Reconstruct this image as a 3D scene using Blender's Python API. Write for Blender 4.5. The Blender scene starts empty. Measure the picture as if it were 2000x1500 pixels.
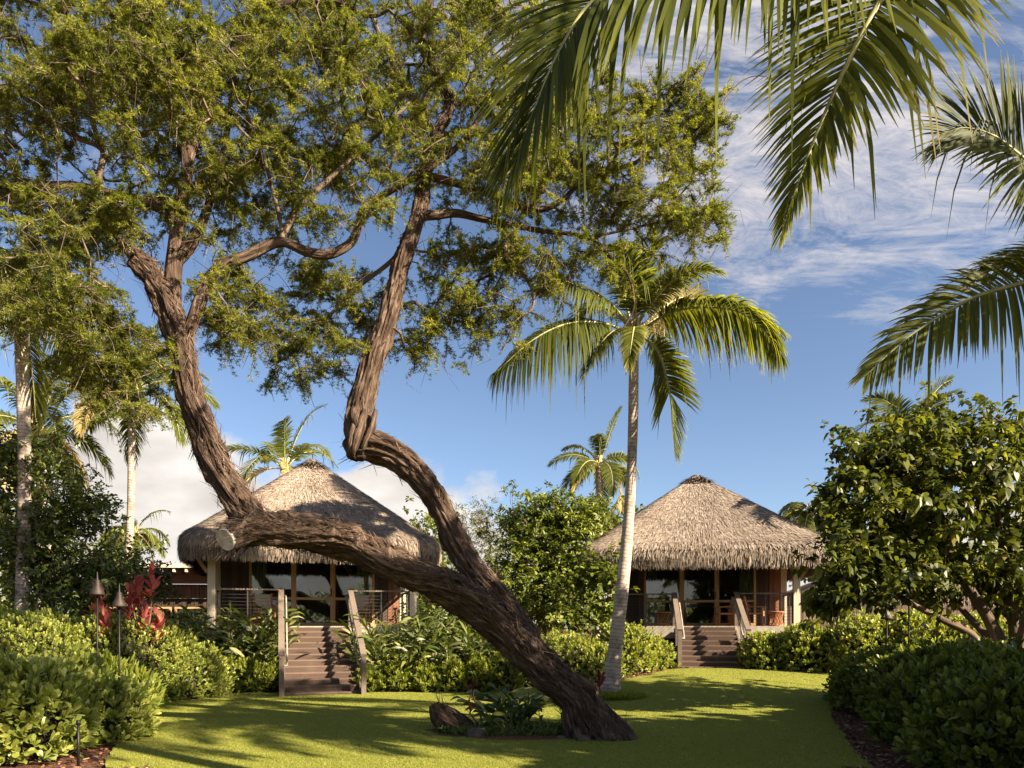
import bpy, math, random
import numpy as np
from mathutils import Vector, Matrix, geometry

R = math.radians
rng = np.random.default_rng(7)
random.seed(7)
scene = bpy.context.scene
COL = scene.collection

# ------------------------------------------------------------------ camera frame used to survey the site
FP, HZ, CX, EYE = 1400.0, 1222.0, 1000.0, 1.75
def at(px, py, D):
    return np.array([(px - CX) / FP * D, D, EYE + (HZ - py) / FP * D])

def sstep(a, b, x):
    t = np.clip((np.asarray(x, float) - a) / (b - a), 0, 1)
    return t * t * (3 - 2 * t)

def ground_z(x, y):
    return 0.5 * sstep(13.5, 21, y) * sstep(-1.0, 5.2, x)

def ground_pt(px, py):
    d = np.array([(px - CX) / FP, 1.0, (HZ - py) / FP])
    D = 3.0
    while D < 80:
        p = d * D
        if p[2] + EYE <= ground_z(p[0], p[1]):
            break
        D += 0.02
    return np.array([p[0], p[1], float(ground_z(p[0], p[1]))])

# ------------------------------------------------------------------ object helpers
def put(o, parent=None):
    COL.objects.link(o)
    if parent is not None:
        o.parent = parent
    return o

def thing(name, label, cat, loc=(0, 0, 0), rotz=0.0, group=None):
    o = bpy.data.objects.new(name, None)
    o.empty_display_size = 0.2
    put(o)
    o.location = tuple(float(v) for v in loc)
    o.rotation_euler = (0, 0, rotz)
    tag(o, label, cat, group)
    return o

def tag(o, label, cat, group=None, kind=None):
    o['label'] = label
    o['category'] = cat
    if group: o['group'] = group
    if kind: o['kind'] = kind
    return o

def structure(o, label=None, cat=None):
    o['kind'] = 'structure'
    if label: o['label'] = label
    if cat: o['category'] = cat
    return o

def copy_tree(o, parent=None):
    c = o.copy()
    put(c, parent)
    for ch in o.children:
        copy_tree(ch, c)
    return c

class MB:
    """collects vertices and faces and links them as one mesh object"""
    def __init__(self):
        self.V, self.F, self.M, self.A, self.T, self.S, self.n = [], [], [], [], [], [], 0
    def add(self, V, F, rnd=0.5, tco=None, mat=0, smooth=False):
        V = np.asarray(V, float).reshape(-1, 3)
        F = np.asarray(F, np.int64)
        if len(V) == 0 or len(F) == 0: return self
        self.V.append(V)
        self.F.append(F + self.n)
        self.M.append(np.full(len(F), mat, np.int32))
        self.S.append(np.full(len(F), smooth, bool))
        self.A.append(np.broadcast_to(np.asarray(rnd, float), (len(V),)).astype(np.float32))
        self.T.append(V.astype(np.float32) if tco is None else np.asarray(tco, np.float32))
        self.n += len(V)
        return self
    def box(self, x0, x1, y0, y1, z0, z1, rnd=0.5, mat=0, rot=None, org=None, bev=0.0):
        V = np.array([[x, y, z] for z in (z0, z1) for y in (y0, y1) for x in (x0, x1)], float)
        F = [[0, 2, 3, 1], [4, 5, 7, 6], [0, 1, 5, 4], [2, 6, 7, 3], [0, 4, 6, 2], [1, 3, 7, 5]]
        t = V.copy()
        if rot is not None: V = V @ np.asarray(rot).T
        if org is not None: V = V + np.asarray(org)
        return self.add(V, F, rnd, t, mat)
    def beam(self, a, b, w, h, rnd=0.5, mat=0, up=(0, 0, 1)):
        a = np.asarray(a, float); b = np.asarray(b, float)
        d = b - a; L = np.linalg.norm(d); d /= L
        s = np.cross(d, up); s /= np.linalg.norm(s); u = np.cross(s, d)
        rot = np.stack([s, d, u], 1)
        return self.box(-w/2, w/2, 0, L, -h/2, h/2, rnd, mat, rot, a)
    def tube(self, P, Rr, sides=8, rnd=0.5, mat=0, caps=True, vscale=1.0):
        V, F, T = tube(P, Rr, sides)
        self.add(V, F, rnd, T, mat, True)
        if caps:
            n = len(P)
            b0 = self.n - len(V)
            for base, flip in ((0, True), ((n - 1) * sides, False)):
                idx = np.arange(sides) + base
                if flip: idx = idx[::-1]
                self.F.append((idx + b0)[None, :]); self.M.append(np.array([mat], np.int32)); self.S.append(np.array([False]))
        return self
    def build(self, name, mats, parent=None, org=None, label=None):
        V = np.concatenate(self.V) if self.V else np.zeros((0, 3))
        if org is not None: V = V - np.asarray(org, float)
        me = bpy.data.meshes.new(name)
        me.vertices.add(len(V)); me.vertices.foreach_set('co', V.astype(np.float32).ravel())
        nl = sum(f.size for f in self.F); npoly = sum(len(f) for f in self.F)
        me.loops.add(nl); me.polygons.add(npoly)
        me.loops.foreach_set('vertex_index', np.concatenate([f.ravel() for f in self.F]).astype(np.int32))
        tot = np.concatenate([np.full(len(f), f.shape[1], np.int32) for f in self.F])
        st = np.concatenate([[0], np.cumsum(tot)[:-1]]).astype(np.int32)
        me.polygons.foreach_set('loop_start', st)
        me.polygons.foreach_set('material_index', np.concatenate(self.M))
        me.polygons.foreach_set('use_smooth', np.concatenate(self.S))
        a = me.attributes.new('rnd', 'FLOAT', 'POINT'); a.data.foreach_set('value', np.concatenate(self.A))
        a = me.attributes.new('tco', 'FLOAT_VECTOR', 'POINT'); a.data.foreach_set('vector', np.concatenate(self.T).ravel())
        for m in (mats if isinstance(mats, (list, tuple)) else [mats]): me.materials.append(m)
        me.update(calc_edges=True)
        o = bpy.data.objects.new(name, me)
        put(o, parent)
        if parent is None and org is not None: o.location = tuple(float(v) for v in org)
        if label: o['label'] = label
        return o

def norm(v):
    v = np.asarray(v, float)
    return v / np.maximum(np.linalg.norm(v, axis=-1, keepdims=True), 1e-9)

def rvec(n):
    return norm(rng.normal(size=(n, 3)))

def catmull(P, step):
    P = np.asarray(P, float)
    Q = np.vstack([2 * P[0] - P[1], P, 2 * P[-1] - P[-2]])
    out = []
    for i in range(1, len(Q) - 2):
        p0, p1, p2, p3 = Q[i-1], Q[i], Q[i+1], Q[i+2]
        L = np.linalg.norm((p2 - p1)[:3]); n = max(1, int(math.ceil(L / step)))
        t = (np.arange(n) / n)[:, None]
        out.append(0.5 * ((2*p1) + (-p0+p2)*t + (2*p0-5*p1+4*p2-p3)*t**2 + (-p0+3*p1-3*p2+p3)*t**3))
    out.append(P[-1:])
    return np.vstack(out)

def frames(P):
    T = norm(np.gradient(P, axis=0))
    up = np.array([0, 0, 1.0]) if abs(T[0][2]) < 0.9 else np.array([1.0, 0, 0])
    N = np.zeros_like(P)
    n = up - T[0] * np.dot(up, T[0]); N[0] = n / np.linalg.norm(n)
    for i in range(1, len(P)):
        n = N[i-1] - T[i] * np.dot(N[i-1], T[i]); N[i] = n / max(np.linalg.norm(n), 1e-9)
    return T, N, np.cross(T, N)

def tube(P, Rr, sides):
    P = np.asarray(P, float); Rr = np.broadcast_to(np.asarray(Rr, float), (len(P),))
    T, N, B = frames(P)
    th = np.arange(sides) / sides * 2 * np.pi
    c, s = np.cos(th), np.sin(th)
    V = P[:, None] + Rr[:, None, None] * (c[None, :, None] * N[:, None] + s[None, :, None] * B[:, None])
    v = np.concatenate([[0], np.cumsum(np.linalg.norm(np.diff(P, axis=0), axis=1))])
    rr = np.mean(Rr)
    tc = np.stack([np.broadcast_to(c * rr, (len(P), sides)), np.broadcast_to(s * rr, (len(P), sides)), np.broadcast_to(v[:, None], (len(P), sides))], -1)
    i = np.arange(len(P) - 1)[:, None] * sides; j = np.arange(sides)[None]; j2 = (j + 1) % sides
    F = np.stack([i + j, i + j2, i + sides + j2, i + sides + j], -1).reshape(-1, 4)
    return V.reshape(-1, 3), F, tc.reshape(-1, 3)

def sticks(mb, A, B, ra, rb, rnd=0.5, mat=0):
    """thin three-sided twigs"""
    A = np.asarray(A); B = np.asarray(B); n = len(A)
    if n == 0: return
    d = norm(B - A); u = np.where(np.abs(d[:, 2:3]) < 0.9, np.array([[0, 0, 1.0]]), np.array([[1.0, 0, 0]]))
    s = norm(np.cross(d, u)); u = np.cross(s, d)
    V = np.zeros((n, 6, 3)); ra = np.broadcast_to(ra, (n,))[:, None]; rb = np.broadcast_to(rb, (n,))[:, None]
    for k in range(3):
        a = 2 * np.pi * k / 3; o = s * math.cos(a) + u * math.sin(a)
        V[:, k] = A + o * ra; V[:, 3 + k] = B + o * rb
    b = np.arange(n)[:, None] * 6
    F = np.concatenate([b + np.array([[k, (k+1) % 3, 3 + (k+1) % 3, 3 + k]]) for k in range(3)])
    mb.add(V.reshape(-1, 3), F, rnd, None, mat, True)

def vnoise(P, seed=0):
    P = np.asarray(P, float); i = np.floor(P).astype(np.int64); f = P - i; f = f * f * (3 - 2 * f)
    def h(x, y, z):
        n = (x * 374761393 + y * 668265263 + z * 1274126177 + seed * 1442695) & 0xffffffff
        n = ((n ^ (n >> 13)) * 1274126177) & 0xffffffff
        return ((n ^ (n >> 16)) & 0xffff) / 32767.5 - 1
    r = 0
    for dx in (0, 1):
        for dy in (0, 1):
            for dz in (0, 1):
                w = (f[..., 0] if dx else 1 - f[..., 0]) * (f[..., 1] if dy else 1 - f[..., 1]) * (f[..., 2] if dz else 1 - f[..., 2])
                r = r + w * h(i[..., 0] + dx, i[..., 1] + dy, i[..., 2] + dz)
    return r

def fbm(P, oct=4, seed=0):
    s, a, r = 1.0, 1.0, 0
    for k in range(oct):
        r = r + a * vnoise(np.asarray(P) * s, seed + k); s *= 2.03; a *= 0.5
    return r / 1.9

def leaves(mb, o, d, u, L, W, rows, bend=0.0, droop=0.0, fold=0.0, rnd=None, mat=0, tipadd=0.0, smooth=True):
    """one blade per origin: rows = [(t, relative half width)...]"""
    n = len(o)
    if n == 0: return
    d = norm(d); s = norm(np.cross(d, u)); u2 = np.cross(s, d)
    L = np.broadcast_to(L, (n,))[:, None]; W = np.broadcast_to(W, (n,))[:, None]
    droop = np.broadcast_to(droop, (n,))[:, None]; bend = np.broadcast_to(bend, (n,))[:, None]
    k = len(rows); V = np.zeros((n, k, 2, 3)); g = np.array([[0, 0, -1.0]])
    for q, (t, w) in enumerate(rows):
        c = o + d * (L * t) + u2 * (bend * L * t * t) + g * (droop * L * t * t)
        if np.any(droop):       # keep roughly the blade's length as it bends down
            c = c - d * (L * t * t * 0.35 * np.minimum(np.abs(droop), 1.2))
        V[:, q, 0] = c - s * (W * w * 0.5) + u2 * (fold * W * w)
        V[:, q, 1] = c + s * (W * w * 0.5) + u2 * (fold * W * w)
    b = np.arange(n)[:, None] * (2 * k)
    F = np.concatenate([b + np.array([[2*q, 2*q+1, 2*q+3, 2*q+2]]) for q in range(k - 1)])
    if rnd is None: rnd = rng.random(n)
    ra = np.repeat(np.asarray(rnd)[:, None], 2 * k, 1)
    if tipadd:
        ra = ra + (np.array([t for t, w in rows]) ** 3).repeat(2)[None] * tipadd
    mb.add(V.reshape(-1, 3), F, ra.ravel(), None, mat, smooth)

OVAL = [(0, .12), (.3, .8), (.65, 1), (1, .1)]
OVAL3 = [(0, .2), (.5, 1), (1, .1)]
SPAT = [(0, .2), (.45, .62), (.78, 1), (1, .35)]
STRAP = [(0, .35), (.25, .9), (.6, 1), (.85, .6), (1, .05)]
DIAM = [(0, .25), (.5, 1), (1, .15)]

# ------------------------------------------------------------------ materials
def new_mat(name):
    m = bpy.data.materials.new(name); m.use_nodes = True
    nt = m.node_tree; nt.nodes.clear()
    out = nt.nodes.new('ShaderNodeOutputMaterial')
    return m, nt, out
def nd(nt, typ, **kw):
    n = nt.nodes.new(typ)
    for k, v in kw.items():
        if k.startswith('i_'):
            key = k[2:]
            n.inputs[int(key) if key.isdigit() else key.replace('_', ' ')].default_value = v
        else: setattr(n, k, v)
    return n
def ramp(nt, stops, interp='LINEAR'):
    r = nt.nodes.new('ShaderNodeValToRGB'); r.color_ramp.interpolation = interp
    e = r.color_ramp.elements
    while len(e) < len(stops): e.new(0.5)
    for q, (p, c) in enumerate(stops):
        e[q].position = p; e[q].color = (c[0], c[1], c[2], 1) if not np.isscalar(c) else (c, c, c, 1)
    return r
def attr(nt, name):
    return nd(nt, 'ShaderNodeAttribute', attribute_name=name)

def leaf_mat(name, stops, trans=0.4, rough=0.45, spec=0.35, tcol=None, patch=0.0):
    m, nt, out = new_mat(name); L = nt.links
    a = attr(nt, 'rnd'); src = a.outputs['Fac']
    if patch:
        geo = nd(nt, 'ShaderNodeNewGeometry')
        nz = nd(nt, 'ShaderNodeTexNoise', i_Scale=1.3, i_Detail=2.0)
        L.new(geo.outputs['Position'], nz.inputs['Vector'])
        mm = nd(nt, 'ShaderNodeMath', operation='MULTIPLY_ADD'); mm.inputs[1].default_value = patch * 2
        mm.inputs[2].default_value = -patch
        L.new(nz.outputs['Fac'], mm.inputs[0])
        ad = nd(nt, 'ShaderNodeMath', operation='ADD'); L.new(src, ad.inputs[0]); L.new(mm.outputs[0], ad.inputs[1]); src = ad.outputs[0]
    r = ramp(nt, stops); L.new(src, r.inputs['Fac'])
    p = nd(nt, 'ShaderNodeBsdfPrincipled', i_Roughness=rough); p.inputs['Specular IOR Level'].default_value = spec
    t = nd(nt, 'ShaderNodeBsdfTranslucent'); mx = nd(nt, 'ShaderNodeMixShader', i_Fac=trans)
    L.new(r.outputs['Color'], p.inputs['Base Color'])
    hs = nd(nt, 'ShaderNodeMixRGB', blend_type='MULTIPLY', i_Fac=1.0)
    hs.inputs[2].default_value = (*(tcol or (1.5, 1.45, 0.52)), 1)
    L.new(r.outputs['Color'], hs.inputs[1]); L.new(hs.outputs[0], t.inputs['Color'])
    L.new(p.outputs[0], mx.inputs[1]); L.new(t.outputs[0], mx.inputs[2]); L.new(mx.outputs[0], out.inputs['Surface'])
    return m

def bark_mat(name, c0, c1, c2, sc=(9, 9, 0.9), bump=0.6, rough=0.9, rings=0.0, dist=0.02):
    m, nt, out = new_mat(name); L = nt.links
    a = attr(nt, 'tco')
    mp = nd(nt, 'ShaderNodeMapping'); mp.inputs['Scale'].default_value = sc
    L.new(a.outputs['Vector'], mp.inputs['Vector'])
    n1 = nd(nt, 'ShaderNodeTexNoise', i_Scale=2.0, i_Detail=8.0, i_Roughness=0.65, i_Distortion=0.4)
    L.new(mp.outputs[0], n1.inputs['Vector'])
    r = ramp(nt, [(.3, c0), (.5, c1), (.72, c2)]); L.new(n1.outputs['Fac'], r.inputs['Fac'])
    n2 = nd(nt, 'ShaderNodeTexNoise', i_Scale=1.1, i_Detail=3.0); L.new(a.outputs['Vector'], n2.inputs['Vector'])
    mixc = nd(nt, 'ShaderNodeMixRGB', blend_type='MULTIPLY', i_Fac=0.6)
    r2 = ramp(nt, [(.28, (.50, .47, .45)), (.5, (1.0, .97, .94)), (.7, (1.35, 1.36, 1.38))]); L.new(n2.outputs['Fac'], r2.inputs['Fac'])
    L.new(r.outputs[0], mixc.inputs[1]); L.new(r2.outputs[0], mixc.inputs[2])
    p = nd(nt, 'ShaderNodeBsdfPrincipled', i_Roughness=rough); p.inputs['Specular IOR Level'].default_value = 0.15
    col = mixc.outputs[0]; hgt = n1.outputs['Fac']
    if rings:
        sx = nd(nt, 'ShaderNodeSeparateXYZ'); L.new(a.outputs['Vector'], sx.inputs[0])
        n3 = nd(nt, 'ShaderNodeTexNoise', i_Scale=3.0, i_Detail=3.0); L.new(a.outputs['Vector'], n3.inputs['Vector'])
        ad = nd(nt, 'ShaderNodeMath', operation='MULTIPLY_ADD'); ad.inputs[1].default_value = rings
        L.new(sx.outputs['Z'], ad.inputs[0]); L.new(n3.outputs['Fac'], ad.inputs[2])
        fr = nd(nt, 'ShaderNodeMath', operation='FRACT'); L.new(ad.outputs[0], fr.inputs[0])
        rr = ramp(nt, [(0, .45), (.12, .8), (.25, 1.0), (.9, 1.0), (1, .5)]); L.new(fr.outputs[0], rr.inputs['Fac'])
        m2 = nd(nt, 'ShaderNodeMixRGB', blend_type='MULTIPLY', i_Fac=1.0)
        L.new(col, m2.inputs[1]); L.new(rr.outputs[0], m2.inputs[2]); col = m2.outputs[0]
        m3 = nd(nt, 'ShaderNodeMath', operation='ADD'); L.new(rr.outputs[0], m3.inputs[0]); L.new(hgt, m3.inputs[1]); hgt = m3.outputs[0]
    L.new(col, p.inputs['Base Color'])
    b = nd(nt, 'ShaderNodeBump', i_Strength=bump, i_Distance=dist); L.new(hgt, b.inputs['Height']); L.new(b.outputs[0], p.inputs['Normal'])
    L.new(p.outputs[0], out.inputs['Surface'])
    return m

def wood_mat(name, c0, c1, sc=(2, 2, 2), rough=0.65, batten=0.0, grain=(14, 1.2, 14)):
    m, nt, out = new_mat(name); L = nt.links
    tc = nd(nt, 'ShaderNodeTexCoord'); a = attr(nt, 'rnd')
    mp = nd(nt, 'ShaderNodeMapping'); mp.inputs['Scale'].default_value = grain
    L.new(tc.outputs['Object'], mp.inputs['Vector'])
    n1 = nd(nt, 'ShaderNodeTexNoise', i_Scale=2.0, i_Detail=6.0, i_Roughness=0.6); L.new(mp.outputs[0], n1.inputs['Vector'])
    n2 = nd(nt, 'ShaderNodeTexNoise', i_Scale=1.7, i_Detail=3.0); L.new(tc.outputs['Object'], n2.inputs['Vector'])
    ad = nd(nt, 'ShaderNodeMath', operation='ADD'); L.new(n1.outputs['Fac'], ad.inputs[0]); L.new(a.outputs['Fac'], ad.inputs[1])
    ad2 = nd(nt, 'ShaderNodeMath', operation='ADD'); L.new(ad.outputs[0], ad2.inputs[0]); L.new(n2.outputs['Fac'], ad2.inputs[1])
    dv = nd(nt, 'ShaderNodeMath', operation='MULTIPLY'); dv.inputs[1].default_value = 1 / 3; L.new(ad2.outputs[0], dv.inputs[0])
    r = ramp(nt, [(.3, c0), (.7, c1)]); L.new(dv.outputs[0], r.inputs['Fac'])
    p = nd(nt, 'ShaderNodeBsdfPrincipled', i_Roughness=rough); p.inputs['Specular IOR Level'].default_value = 0.25
    L.new(r.outputs[0], p.inputs['Base Color'])
    b = nd(nt, 'ShaderNodeBump', i_Strength=0.25, i_Distance=0.01); L.new(n1.outputs['Fac'], b.inputs['Height']); L.new(b.outputs[0], p.inputs['Normal'])
    L.new(p.outputs[0], out.inputs['Surface'])
    return m

def plain_mat(name, col, rough=0.6, metal=0.0, spec=0.4, var=0.25, nscale=6.0, bump=0.15):
    m, nt, out = new_mat(name); L = nt.links
    tc = nd(nt, 'ShaderNodeTexCoord')
    n1 = nd(nt, 'ShaderNodeTexNoise', i_Scale=nscale, i_Detail=5.0); L.new(tc.outputs['Object'], n1.inputs['Vector'])
    r = ramp(nt, [(.3, [c * (1 - var) for c in col]), (.7, [c * (1 + var) for c in col])]); L.new(n1.outputs['Fac'], r.inputs['Fac'])
    p = nd(nt, 'ShaderNodeBsdfPrincipled', i_Roughness=rough, i_Metallic=metal); p.inputs['Specular IOR Level'].default_value = spec
    L.new(r.outputs[0], p.inputs['Base Color'])
    b = nd(nt, 'ShaderNodeBump', i_Strength=bump, i_Distance=0.01); L.new(n1.outputs['Fac'], b.inputs['Height']); L.new(b.outputs[0], p.inputs['Normal'])
    L.new(p.outputs[0], out.inputs['Surface'])
    return m

def glass_mat():
    m, nt, out = new_mat('window_glass'); L = nt.links
    g = nd(nt, 'ShaderNodeBsdfGlossy', i_Roughness=0.02); g.inputs['Color'].default_value = (.95, .97, 1, 1)
    t = nd(nt, 'ShaderNodeBsdfTransparent'); t.inputs['Color'].default_value = (.80, .84, .78, 1)
    lw = nd(nt, 'ShaderNodeFresnel', i_IOR=1.75)
    mx = nd(nt, 'ShaderNodeMixShader'); L.new(lw.outputs[0], mx.inputs[0]); L.new(t.outputs[0], mx.inputs[1]); L.new(g.outputs[0], mx.inputs[2])
    L.new(mx.outputs[0], out.inputs['Surface'])
    return m

def soil_mat(name, stops, sc=18.0, bump=1.0, dist=0.03, big=0.6):
    m, nt, out = new_mat(name); L = nt.links
    tc = nd(nt, 'ShaderNodeTexCoord')
    n1 = nd(nt, 'ShaderNodeTexNoise', i_Scale=sc, i_Detail=10.0, i_Roughness=0.7); L.new(tc.outputs['Object'], n1.inputs['Vector'])
    n2 = nd(nt, 'ShaderNodeTexNoise', i_Scale=big, i_Detail=4.0); L.new(tc.outputs['Object'], n2.inputs['Vector'])
    mm = nd(nt, 'ShaderNodeMath', operation='MULTIPLY_ADD'); mm.inputs[1].default_value = 0.35; L.new(n2.outputs['Fac'], mm.inputs[0]); L.new(n1.outputs['Fac'], mm.inputs[2])
    sb = nd(nt, 'ShaderNodeMath', operation='SUBTRACT'); sb.inputs[1].default_value = 0.175; L.new(mm.outputs[0], sb.inputs[0])
    r = ramp(nt, stops); L.new(sb.outputs[0], r.inputs['Fac'])
    p = nd(nt, 'ShaderNodeBsdfPrincipled', i_Roughness=0.95); p.inputs['Specular IOR Level'].default_value = 0.1
    L.new(r.outputs[0], p.inputs['Base Color'])
    b = nd(nt, 'ShaderNodeBump', i_Strength=bump, i_Distance=dist); L.new(n1.outputs['Fac'], b.inputs['Height']); L.new(b.outputs[0], p.inputs['Normal'])
    L.new(p.outputs[0], out.inputs['Surface'])
    return m

M = {}
M['kiawe_leaf'] = leaf_mat('feathery_leaf', [(0, (.036, .048, .009)), (.5, (.135, .158, .026)), (1, (.37, .365, .078))], trans=.5, patch=.25)
M['hedge_leaf'] = leaf_mat('hedge_leaf', [(0, (.10, .135, .022)), (.5, (.25, .285, .055)), (.9, (.40, .40, .11)), (1, (.46, .41, .15))], trans=.4, spec=.5, patch=.2)
M['broad_leaf'] = leaf_mat('broad_leaf', [(0, (.032, .043, .008)), (.6, (.095, .115, .018)), (.93, (.23, .24, .04)), (1, (.36, .24, .06))], trans=.42, spec=.45)
M['dark_leaf'] = leaf_mat('dark_leaf', [(0, (.028, .045, .009)), (.6, (.085, .115, .018)), (1, (.21, .23, .045))], trans=.28, spec=.5, patch=.2)
M['bush_leaf'] = leaf_mat('bush_leaf', [(0, (.045, .068, .010)), (.6, (.13, .165, .024)), (1, (.29, .30, .055))], trans=.35, patch=.25)
M['pale_leaf'] = leaf_mat('pale_leaf', [(0, (.055, .07, .016)), (1, (.16, .165, .05))], trans=.35, patch=.2)
M['ginger_leaf'] = leaf_mat('strap_leaf', [(0, (.034, .055, .010)), (.5, (.095, .12, .025)), (.85, (.22, .23, .075)), (1, (.38, .36, .18))], trans=.35, spec=.5, rough=.38)
M['varieg_leaf'] = leaf_mat('variegated_leaf', [(0, (.03, .055, .012)), (.5, (.085, .12, .03)), (1, (.3, .3, .12))], trans=.35, spec=.5)
M['fern_leaf'] = leaf_mat('fern_leaf', [(0, (.08, .115, .015)), (1, (.30, .32, .055))], trans=.4)
M['red_leaf'] = leaf_mat('red_leaf', [(0, (.15, .03, .03)), (.45, (.36, .09, .08)), (.85, (.54, .19, .155)), (1, (.52, .30, .18))], trans=.4, spec=.5, tcol=(1.5, .6, .5))
M['maroon_leaf'] = leaf_mat('maroon_leaf', [(0, (.04, .010, .012)), (1, (.17, .025, .03))], trans=.3, spec=.5, tcol=(1.5, .6, .5))
M['palm_leaf'] = leaf_mat('palm_leaf', [(0, (.040, .055, .010)), (.5, (.115, .13, .022)), (.85, (.25, .26, .055)), (1, (.45, .36, .19))], trans=.55, spec=.22, rough=.55)
M['palm_leaf_old'] = leaf_mat('palm_leaf_dry', [(0, (.14, .13, .03)), (.6, (.30, .26, .08)), (1, (.48, .37, .18))], trans=.4, spec=.4)
M['rachis'] = plain_mat('frond_stalk', (.26, .25, .10), .5, var=.3)
M['rachis_pale'] = plain_mat('frond_base', (.38, .29, .15), .6, var=.35)
M['bark'] = bark_mat('shaggy_bark', (.013, .008, .0055), (.072, .047, .034), (.235, .17, .13), sc=(13, 13, 1.3), bump=1.0, dist=.05)
M['twig'] = bark_mat('twig_bark', (.045, .030, .022), (.13, .095, .07), (.30, .235, .18), bump=.4)
M['wood_cut'] = plain_mat('weathered_cut_wood', (.40, .38, .355), .9, var=.3, nscale=9)
M['palm_bark'] = bark_mat('palm_bark', (.19, .15, .12), (.37, .305, .26), (.55, .475, .41), sc=(4, 4, 2.5), bump=.5, rings=11.0, dist=.015)
M['shrub_bark'] = bark_mat('shrub_bark', (.055, .038, .027), (.12, .085, .062), (.20, .15, .11), bump=.5)
M['hedge_wood_shade'] = plain_mat('hedge_twigs_and_shade', (.020, .017, .010), .95, var=.5, nscale=14)
M['thatch'] = None
M['lawn'] = soil_mat('mown_lawn', [(.25, (.14, .152, .025)), (.5, (.19, .20, .034)), (.75, (.24, .24, .046))], sc=70, bump=.35, dist=.015, big=.45)
M['grass'] = leaf_mat('grass_blade', [(0, (.145, .157, .025)), (.5, (.20, .21, .037)), (1, (.26, .26, .06))], trans=.3, spec=.2)
M['mulch'] = soil_mat('bark_mulch', [(.3, (.030, .015, .010)), (.5, (.11, .052, .032)), (.72, (.24, .13, .08))], sc=22, bump=1.0, dist=.05)
M['frame'] = wood_mat('cedar_frame', (.33, .20, .09), (.52, .34, .17), grain=(14, 14, 1.2))
M['post'] = wood_mat('pale_post', (.40, .33, .24), (.58, .49, .37), grain=(12, 12, 1))
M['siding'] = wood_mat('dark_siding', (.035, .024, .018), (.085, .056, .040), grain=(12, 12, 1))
M['siding_warm'] = wood_mat('cedar_and_sunlit_siding', (.14, .062, .034), (.26, .125, .07), grain=(12, 12, 1))
M['deck'] = wood_mat('weathered_deck', (.070, .044, .033), (.165, .11, .082), grain=(1.2, 14, 14))
M['rail'] = wood_mat('weathered_rail', (.085, .064, .052), (.205, .16, .128), grain=(14, 1.5, 14))
M['fascia'] = plain_mat('pale_fascia', (.30, .26, .21), .8, var=.2)
M['foundation'] = plain_mat('dark_foundation', (.05, .042, .035), .9)
M['glass'] = glass_mat()
M['curtain'] = leaf_mat('curtain_cloth', [(0, (.34, .37, .25)), (1, (.62, .64, .50))], trans=.3, spec=.1, tcol=(1, 1, .9))
M['interior'] = wood_mat('interior_wood', (.09, .062, .042), (.19, .13, .085))
M['black'] = plain_mat('dark_metal', (.020, .018, .016), .5, .6)
M['steel'] = plain_mat('cable_steel', (.10, .09, .085), .4, .8)
M['copper'] = plain_mat('aged_copper', (.035, .023, .018), .6, .3, var=.4)
M['teak'] = wood_mat('orange_teak', (.30, .11, .04), (.50, .21, .09))
M['rattan'] = wood_mat('rattan', (.36, .14, .055), (.58, .26, .12))
M['woven'] = plain_mat('woven_cream', (.62, .54, .42), .8, var=.3, nscale=30)
M['stone'] = plain_mat('brown_rock', (.085, .062, .046), .9, var=.5, nscale=5, bump=.5)
M['shingle'] = plain_mat('pale_roof_edge', (.50, .45, .38), .8)
M['fence'] = wood_mat('brown_fence', (.085, .06, .045), (.18, .13, .10), grain=(12, 12, 1))
M['litter'] = leaf_mat('dry_leaf', [(0, (.20, .10, .04)), (1, (.45, .33, .18))], trans=.2)
M['petal'] = leaf_mat('white_petal', [(0, (.7, .62, .55)), (1, (.8, .76, .7))], trans=.3)

def thatch_mat():
    m, nt, out = new_mat('palm_thatch'); L = nt.links
    a = attr(nt, 'rnd'); geo = nd(nt, 'ShaderNodeTexCoord')
    nz = nd(nt, 'ShaderNodeTexNoise', i_Scale=.9, i_Detail=4.0); L.new(geo.outputs['Object'], nz.inputs['Vector'])
    mm = nd(nt, 'ShaderNodeMath', operation='MULTIPLY_ADD'); mm.inputs[1].default_value = .5; mm.inputs[2].default_value = -.25
    L.new(nz.outputs['Fac'], mm.inputs[0]); ad = nd(nt, 'ShaderNodeMath', operation='ADD'); L.new(a.outputs['Fac'], ad.inputs[0]); L.new(mm.outputs[0], ad.inputs[1])
    r = ramp(nt, [(0, (.055, .038, .028)), (.3, (.165, .123, .094)), (.65, (.285, .228, .182)), (1, (.45, .375, .305))]); L.new(ad.outputs[0], r.inputs['Fac'])
    p = nd(nt, 'ShaderNodeBsdfPrincipled', i_Roughness=.8); p.inputs['Specular IOR Level'].default_value = .2
    L.new(r.outputs[0], p.inputs['Base Color']); L.new(p.outputs[0], out.inputs['Surface'])
    return m
M['thatch'] = thatch_mat()

# ------------------------------------------------------------------ light, sky and camera
SUN_EL = R(29.0)
LD = np.array([-0.85, 0.52]); LD = LD / np.linalg.norm(LD)
ldir = Vector((LD[0] * math.cos(SUN_EL), LD[1] * math.cos(SUN_EL), -math.sin(SUN_EL)))
sun = bpy.data.lights.new('sun', 'SUN'); sun.energy = 5.0; sun.angle = R(.53); sun.color = (1.0, .85, .63)
so = bpy.data.objects.new('sun', sun); put(so); so.rotation_euler = ldir.to_track_quat('-Z', 'Y').to_euler(); so.location = (20, -12, 25)

cam = bpy.data.cameras.new('camera'); co = bpy.data.objects.new('camera', cam); put(co)
co.location = (0, 0, EYE); co.rotation_euler = (R(90), 0, 0)
cam.sensor_width = 36; cam.lens = FP / 2000 * 36; cam.shift_y = (HZ - 750) / 2000; cam.clip_end = 2000; cam.clip_start = .1
scene.camera = co

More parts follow.
